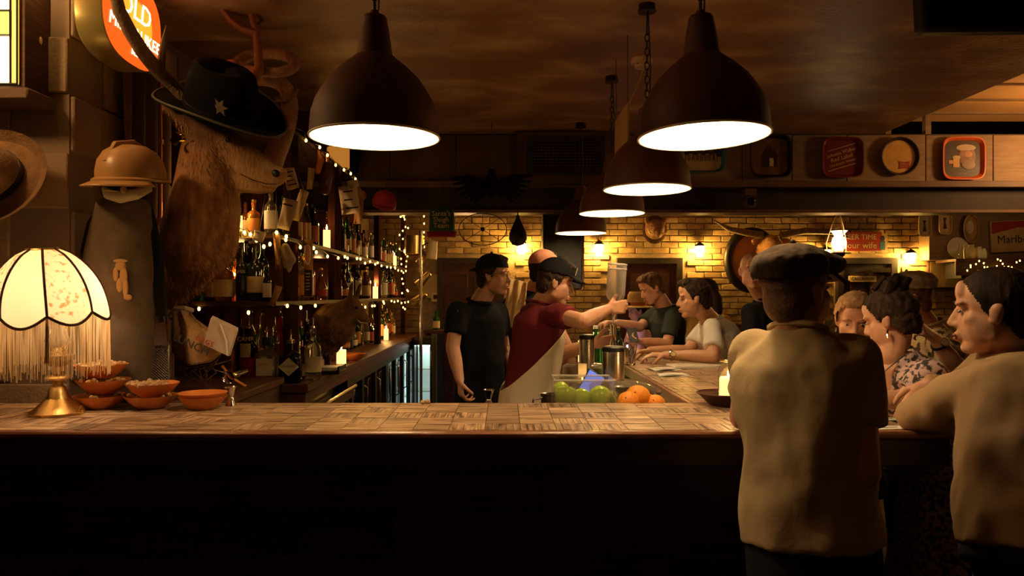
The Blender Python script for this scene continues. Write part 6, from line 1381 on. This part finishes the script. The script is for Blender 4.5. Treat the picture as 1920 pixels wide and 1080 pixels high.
def orange(px, py, Y, r, label):
    r *= Y/F; t = thing('orange', label, 'orange', P(px, py, Y)); MB().ell((0, 0, 0), (r, r, r*.95), None, 22, 14).build('peel', M['orangef'], t); MB().ell((-.35*r, -.75*r, .5*r), .06*r, None, 8, 6).build('navel', M['darkwood'], t)
orange(1196, 745, 3.12, 24, 'topmost orange of the pile beside the green apples'); orange(1178, 754, 3.08, 21, 'front left orange of the pile'); orange(1229, 758, 3.1, 19, 'lowest orange at the right end of the pile'); orange(1211, 757, 3.22, 21, 'rear orange of the pile')
def juicer(px, Y, y0, y1, r, label, chute):
    s = Y/F; t = thing('juicer', label, 'juicer', (P(px, 0, Y).x, Y, ZW)); z0 = P(0, y1, Y).z-ZW; z1 = P(0, y0, Y).z-ZW; r *= s
    MB().lathe([(0, 0), (.11, 0), (.115, .01), (.112, z0-.10), (.12, z0-.095), (0, z0-.095)], seg=32).build('base', M['steel'], t)
    MB().lathe([(.12, z0-.09), (.128, z0-.08), (.128, z0-.02), (.11, z0-.005), (r*1.08, z0), (0, z0)], seg=32).build('hopper', M['glassf'], t)
    MB().lathe([(r, z0), (r, z1-.02), (r*.99, z1-.018), (0, z1-.018)], seg=32).build('canister', M['steel'], t)
    MB().lathe([(r*1.03, z1-.022), (r*1.04, z1-.004), (r*.95, z1), (r*.8, z1+.003), (0, z1+.003)], seg=32).build('lid', M['black'], t)
    MB().box((0, -r*1.0, z1-.035), (.008, .004, .003)).build('lid_mark', M['black'], t)
    if chute: MB().ell((.10, .02, z0-.035), (.135, .085, .03), Euler((0, R(12), 0)).to_matrix(), 24, 12).build('chute', M['glassf'], t)
    return t
juicer(1150, 3.38, 650, 712, 20.5, 'nearer juicer with a brushed steel canister and black lid', True); juicer(1100, 3.86, 628, 680, 14.5, 'farther juicer with a brushed steel canister and black lid', False)
tb = thing('tablet', 'black tablet with a blue lit screen leaning between the juicers', 'tablet', P(1106, 725, 3.34), (R(-18), R(30), R(-8)))
MB().box2((-.045, -.005, -.075), (.045, .005, .075), .003).build('case', M['black'], tb); MB().box2((-.039, -.0065, -.068), (.039, -.005, .068)).build('screen', glow('tablet_screen', (.16, .24, .85), .75), tb); MB().box2((-.02, .005, -.16), (.02, .012, -.05)).build('stand', M['black'], tb)
pj = thing('steel_pitcher', 'small steel pitcher with a handle left of the apples', 'pitcher', (P(1030, 0, 3.14).x, 3.14, ZW))
MB().shell([(.035, 0), (.04, .01), (.036, .16), (.04, .175), (.036, .172)], seg=20).lathe([(0, .004), (.036, .004)], seg=20).build('body', M['steel'], pj); MB().tube([(-.036, 0, .155), (-.07, 0, .15), (-.075, 0, .08), (-.038, 0, .05)], .005, 6).build('handle', M['steel'], pj)
# poured bottle and jigger
t = bottle(P(1158, 494, 3.9), 'spirit', .104, .27, M['thin_glass'], None, None, 'clear bottle held upside down over the jigger', (0, R(184), 0), None, True)
b_, l_, tp_, sp_, st_ = bmeshes('spirit', .104, .27); 
MB().lathe([(.046, .02), (.048, .03), (.048, .165), (.04, .185), (.019, .21), (.0, .212)], seg=18).build('spirit', M['thin_spirit'], t)
st = MB().tube([P(1150, 586, 3.9), P(1149, 606, 3.93)], .0028, 6).build('liquid_stream', M['glass'], None); tag(st, 'thin clear stream pouring from the upside down bottle', 'liquid')
for z_ in (.004, .03): MB().tube([(.0515*math.cos(a), .0515*math.sin(a), z_) for a in [2*math.pi*k/24 for k in range(25)]], .003, 5).build('base_ring', M['glass_ring'] if 'glass_ring' in M else M['white'], t)
jg_ = thing('cocktail_jigger', 'tall copper and steel jigger held under the poured bottle', 'jigger', P(1149, 654, 3.96))
MB().shell([(.023, 0), (.009, .062), (.008, .068), (.009, .074), (.017, .135), (.016, .134), (.007, .073)], seg=20).build('cups', M['chrome'], jg_); MB().lathe([(.0095, .062), (.011, .068), (.0095, .074)], seg=18).build('waist_band', M['copper'], jg_)
# things on the side bar
def on_bar(px, Y): return V(((px-CX)*Y/F, Y, ZB))
gt = thing('tumbler', 'tall clear tumbler standing on the side bar edge', 'glass', on_bar(1181, 4.62)); MB().shell([(.033, .0), (.036, .004), (.046, .145), (.0435, .146), (.033, .014), (0, .012)], seg=12).build('wall', M['glass'], gt); MB().lathe([(0, 0), (.034, 0), (.035, .014), (0, .014)], seg=12).build('base', M['glass'], gt)
jr = thing('glass_jar', 'small empty glass jar beside the green bottle', 'jar', (P(1136, 0, 4.95).x, 4.95, ZW)); MB().shell([(.04, 0), (.045, .01), (.045, .30), (.036, .33), (.036, .37), (.033, .37), (.04, .30), (.04, .012), (0, .01)], seg=18).build('body', M['glass'], jr); MB().tube([(.037*math.cos(a), .037*math.sin(a), .37) for a in [2*math.pi*k/18 for k in range(19)]], .003, 5).build('rim', M['glass'], jr)
t = pb(1117, 0, 26, 100, 5.0, ZW, 'wine', M['glassg'], None, M['white'], 'bright green bottle behind the farther juicer')
t = pb(1160, 0, 17, 62, 4.85, ZB, 'wine', M['darkgreen'], LABEL[0][1], M['brass'], 'dark green beer bottle behind the tumbler')
cdj = candle((P(1092, 0, 5.1).x, 5.1, ZW), .28, 'lit candle glowing behind the farther juicer', 1.2, .03)
mn = thing('menu', 'white menu lying on the side bar before the man in the white tee', 'menu', on_bar(1283, 4.5)+V((.08, 0, .0)), (0, 0, R(3))); MB().box2((-.17, -.10, 0), (.17, .10, .012), .002).build('cover', M['white'], mn); MB().box2((-.165, -.098, .012), (.165, .098, .014)).build('page', M['paper'], mn)
for px, Y, rz, lb_ in ((1245, 4.32, 10, 'paper napkin nearer the tumbler on the side bar'), (1262, 4.02, -6, 'paper napkin lying alone nearest on the side bar')):
    nk = thing('paper_napkin', lb_, 'napkin', on_bar(px, Y), R(rz)); MB().grid(lambda u, v: V(((u-.5)*.17, (v-.5)*.13, .002+.006*abs(math.sin(u*4+v*3)))), 8, 6).build('sheet', M['white'], nk).modifiers.new('s', 'SOLIDIFY').thickness = .0015; MB().box((.01, .0, .0105), (.1, .09, .001)).build('fold', M['white'], nk)
ds = thing('candle_dish', 'shallow dark bowl under the candle jar beside the flat cap man', 'dish', on_bar(1357, 2.93)); MB().lathe([(0, 0), (.05, 0), (.06, .006), (.105, .05), (.108, .052), (.104, .05), (.058, .012), (0, .010)], seg=32).build('bowl', M['darkwood'], ds); MB().tube([(.106*math.cos(a), .106*math.sin(a), .052) for a in [2*math.pi*k/32 for k in range(33)]], .003, 6).build('rim', M['redwood'], ds)
cj = thing('candle_jar', 'glass jar holding a lit candle in the dark bowl on the bar', 'candle', on_bar(1366, 2.93)+V((0, 0, .012)))
MB().shell([(.038, 0), (.042, .006), (.042, .13), (.034, .15), (.034, .175), (.032, .175), (.032, .15), (.039, .128), (.039, .008), (0, .006)], seg=24).build('glass', M['glass'], cj)
MB().lathe([(0, .008), (.036, .008), (.036, .10), (.03, .105), (0, .095)], seg=20).build('wax', M['waxlit'], cj); MB().lathe([(.001, .10), (.006, .113), (.004, .128), (.0005, .142)], seg=8).build('flame', M['flame'], cj); MB().tube([(.035*math.cos(a), .035*math.sin(a), .165) for a in [2*math.pi*k/24 for k in range(25)]], .003, 5).build('wire_band', M['brass'], cj)
light('jar_candle_light', cj.location+V((-.0, 0, .19)), 1.3, (1, .55, .2), .02)
for px, Y, lb_ in ((1662, 2.43, 'white paper slip by the crossed arms at the bar corner'), (1654, 2.6, 'second paper slip behind the flat cap man at the corner')):
    nk = thing('paper_slip', lb_, 'paper', on_bar(px, Y), R(8)); MB().box((0, 0, .0015), (.14, .06, .002)).build('sheet', M['white'], nk); MB().box((.0, 0, .003), (.08, .004, .0006)).build('print_line', M['ink'], nk)
# chair behind, seats
cr = thing('wooden_chair', 'dark wooden chair with a rounded studded back before the brick wall', 'chair', (P(1376, 0, 7.2).x, 7.2, 0))
MB().lathe([(0, .44), (.21, .44), (.22, .46), (.21, .48), (0, .485)], seg=24).build('seat', M['redwood'], cr)
for k in range(4): MB().tube([(.15*math.cos(k*1.57+.78), .15*math.sin(k*1.57+.78), .44), (.19*math.cos(k*1.57+.78), .19*math.sin(k*1.57+.78), 0)], [.02, .015], 8).build('leg', M['darkwood'], cr)
MB().grid(lambda u, v: V((.24*math.sin((u-.5)*2.6), -.05+.22*math.cos((u-.5)*2.2)*.6, .5+(.88+.06*math.cos((u-.5)*3)-.2)*v)), 16, 8).build('backrest', M['redwood'], cr).modifiers.new('s', 'SOLIDIFY').thickness = .03
MB().tube([V((.24*math.sin((u/16-.5)*2.6), -.06+.22*math.cos((u/16-.5)*2.2)*.6, .5+(.88+.06*math.cos((u/16-.5)*3)-.2))) for u in range(17)], .022, 8).build('back_rail', M['darkwood'], cr)
for k in range(9): MB().ell(V((.22*math.sin((k/8-.5)*2.4), -.085+.22*math.cos((k/8-.5)*2.2)*.6, 1.12)), .009, None, 8, 6).build('stud', M['brass'], cr)

# lit drinks fridge at the end of the back bar, striped stool
df = thing('drinks_fridge', 'glowing glass fronted drinks fridge at the far end of the back bar', 'fridge', (-.985, 8.75, 0))
g = MB()
for a, b in (((-.105, -.15, .05), (.125, .3, .12)), ((-.105, -.15, .95), (.125, .3, 1.04)), ((-.105, -.15, .12), (-.085, .3, .95)), ((.10, -.15, .12), (.125, .3, .95)), ((-.085, .27, .12), (.10, .3, .95))): g.box2(a, b, .002)
g.build('case', M['black'], df)
MB().box2((-.085, .25, .12), (.10, .265, .95)).build('lit_back', mat('fridge_back', (.5, .6, .58), rough=.4, emit=.55, ecol=(.52, .78, .72)), df)
MB().box2((-.08, .0, .925), (.095, .2, .945)).build('light_tube', glow('fridge_tube', (.75, 1, .95), 9), df)
for z in (.38, .65): MB().box2((-.08, -.05, z), (.095, .24, z+.008)).build('rack', M['chrome'], df)
for x0, x1 in ((-.085, -.06), (-.045, .10)): MB().box2((x0, -.155, .12), (x1, -.15, .95)).build('glass_pane', M['clearplastic'], df)
MB().box2((-.06, -.165, .12), (-.045, -.15, .95)).build('mullion', M['black'], df)
MB().tube([(.112, -.155, .6), (.112, -.19, .62), (.112, -.19, .85), (.112, -.155, .87)], .007, 6).build('handle', M['steel'], df)
ss = thing('bar_stool', 'bar stool with a blue striped cushion under the right end of the bar', 'stool', (1.56, 3.28, 0))
MB().lathe([(0, .66), (.17, .66), (.18, .68), (.17, .70), (0, .70)], seg=24).build('seat', M['darkwood'], ss)
cu = MB().lathe([(0, .70), (.165, .70), (.185, .735), (.165, .77), (0, .785)], seg=28).build('cushion', mat('striped_cloth', (.10, .16, .19), (.01, .012, .02), rough=.9, scale=6, wave='X', lo=.45, hi=.55), ss)
for k in range(4): MB().tube([(.12*math.cos(k*1.57+.7), .12*math.sin(k*1.57+.7), .66), (.18*math.cos(k*1.57+.7), .18*math.sin(k*1.57+.7), 0)], .016, 8).build('leg', M['darkwood'], ss)
MB().tube([(.16*math.cos(a), .16*math.sin(a), .25) for a in [2*math.pi*k/24 for k in range(25)]], .01, 6).build('foot_ring', M['chain'], ss)
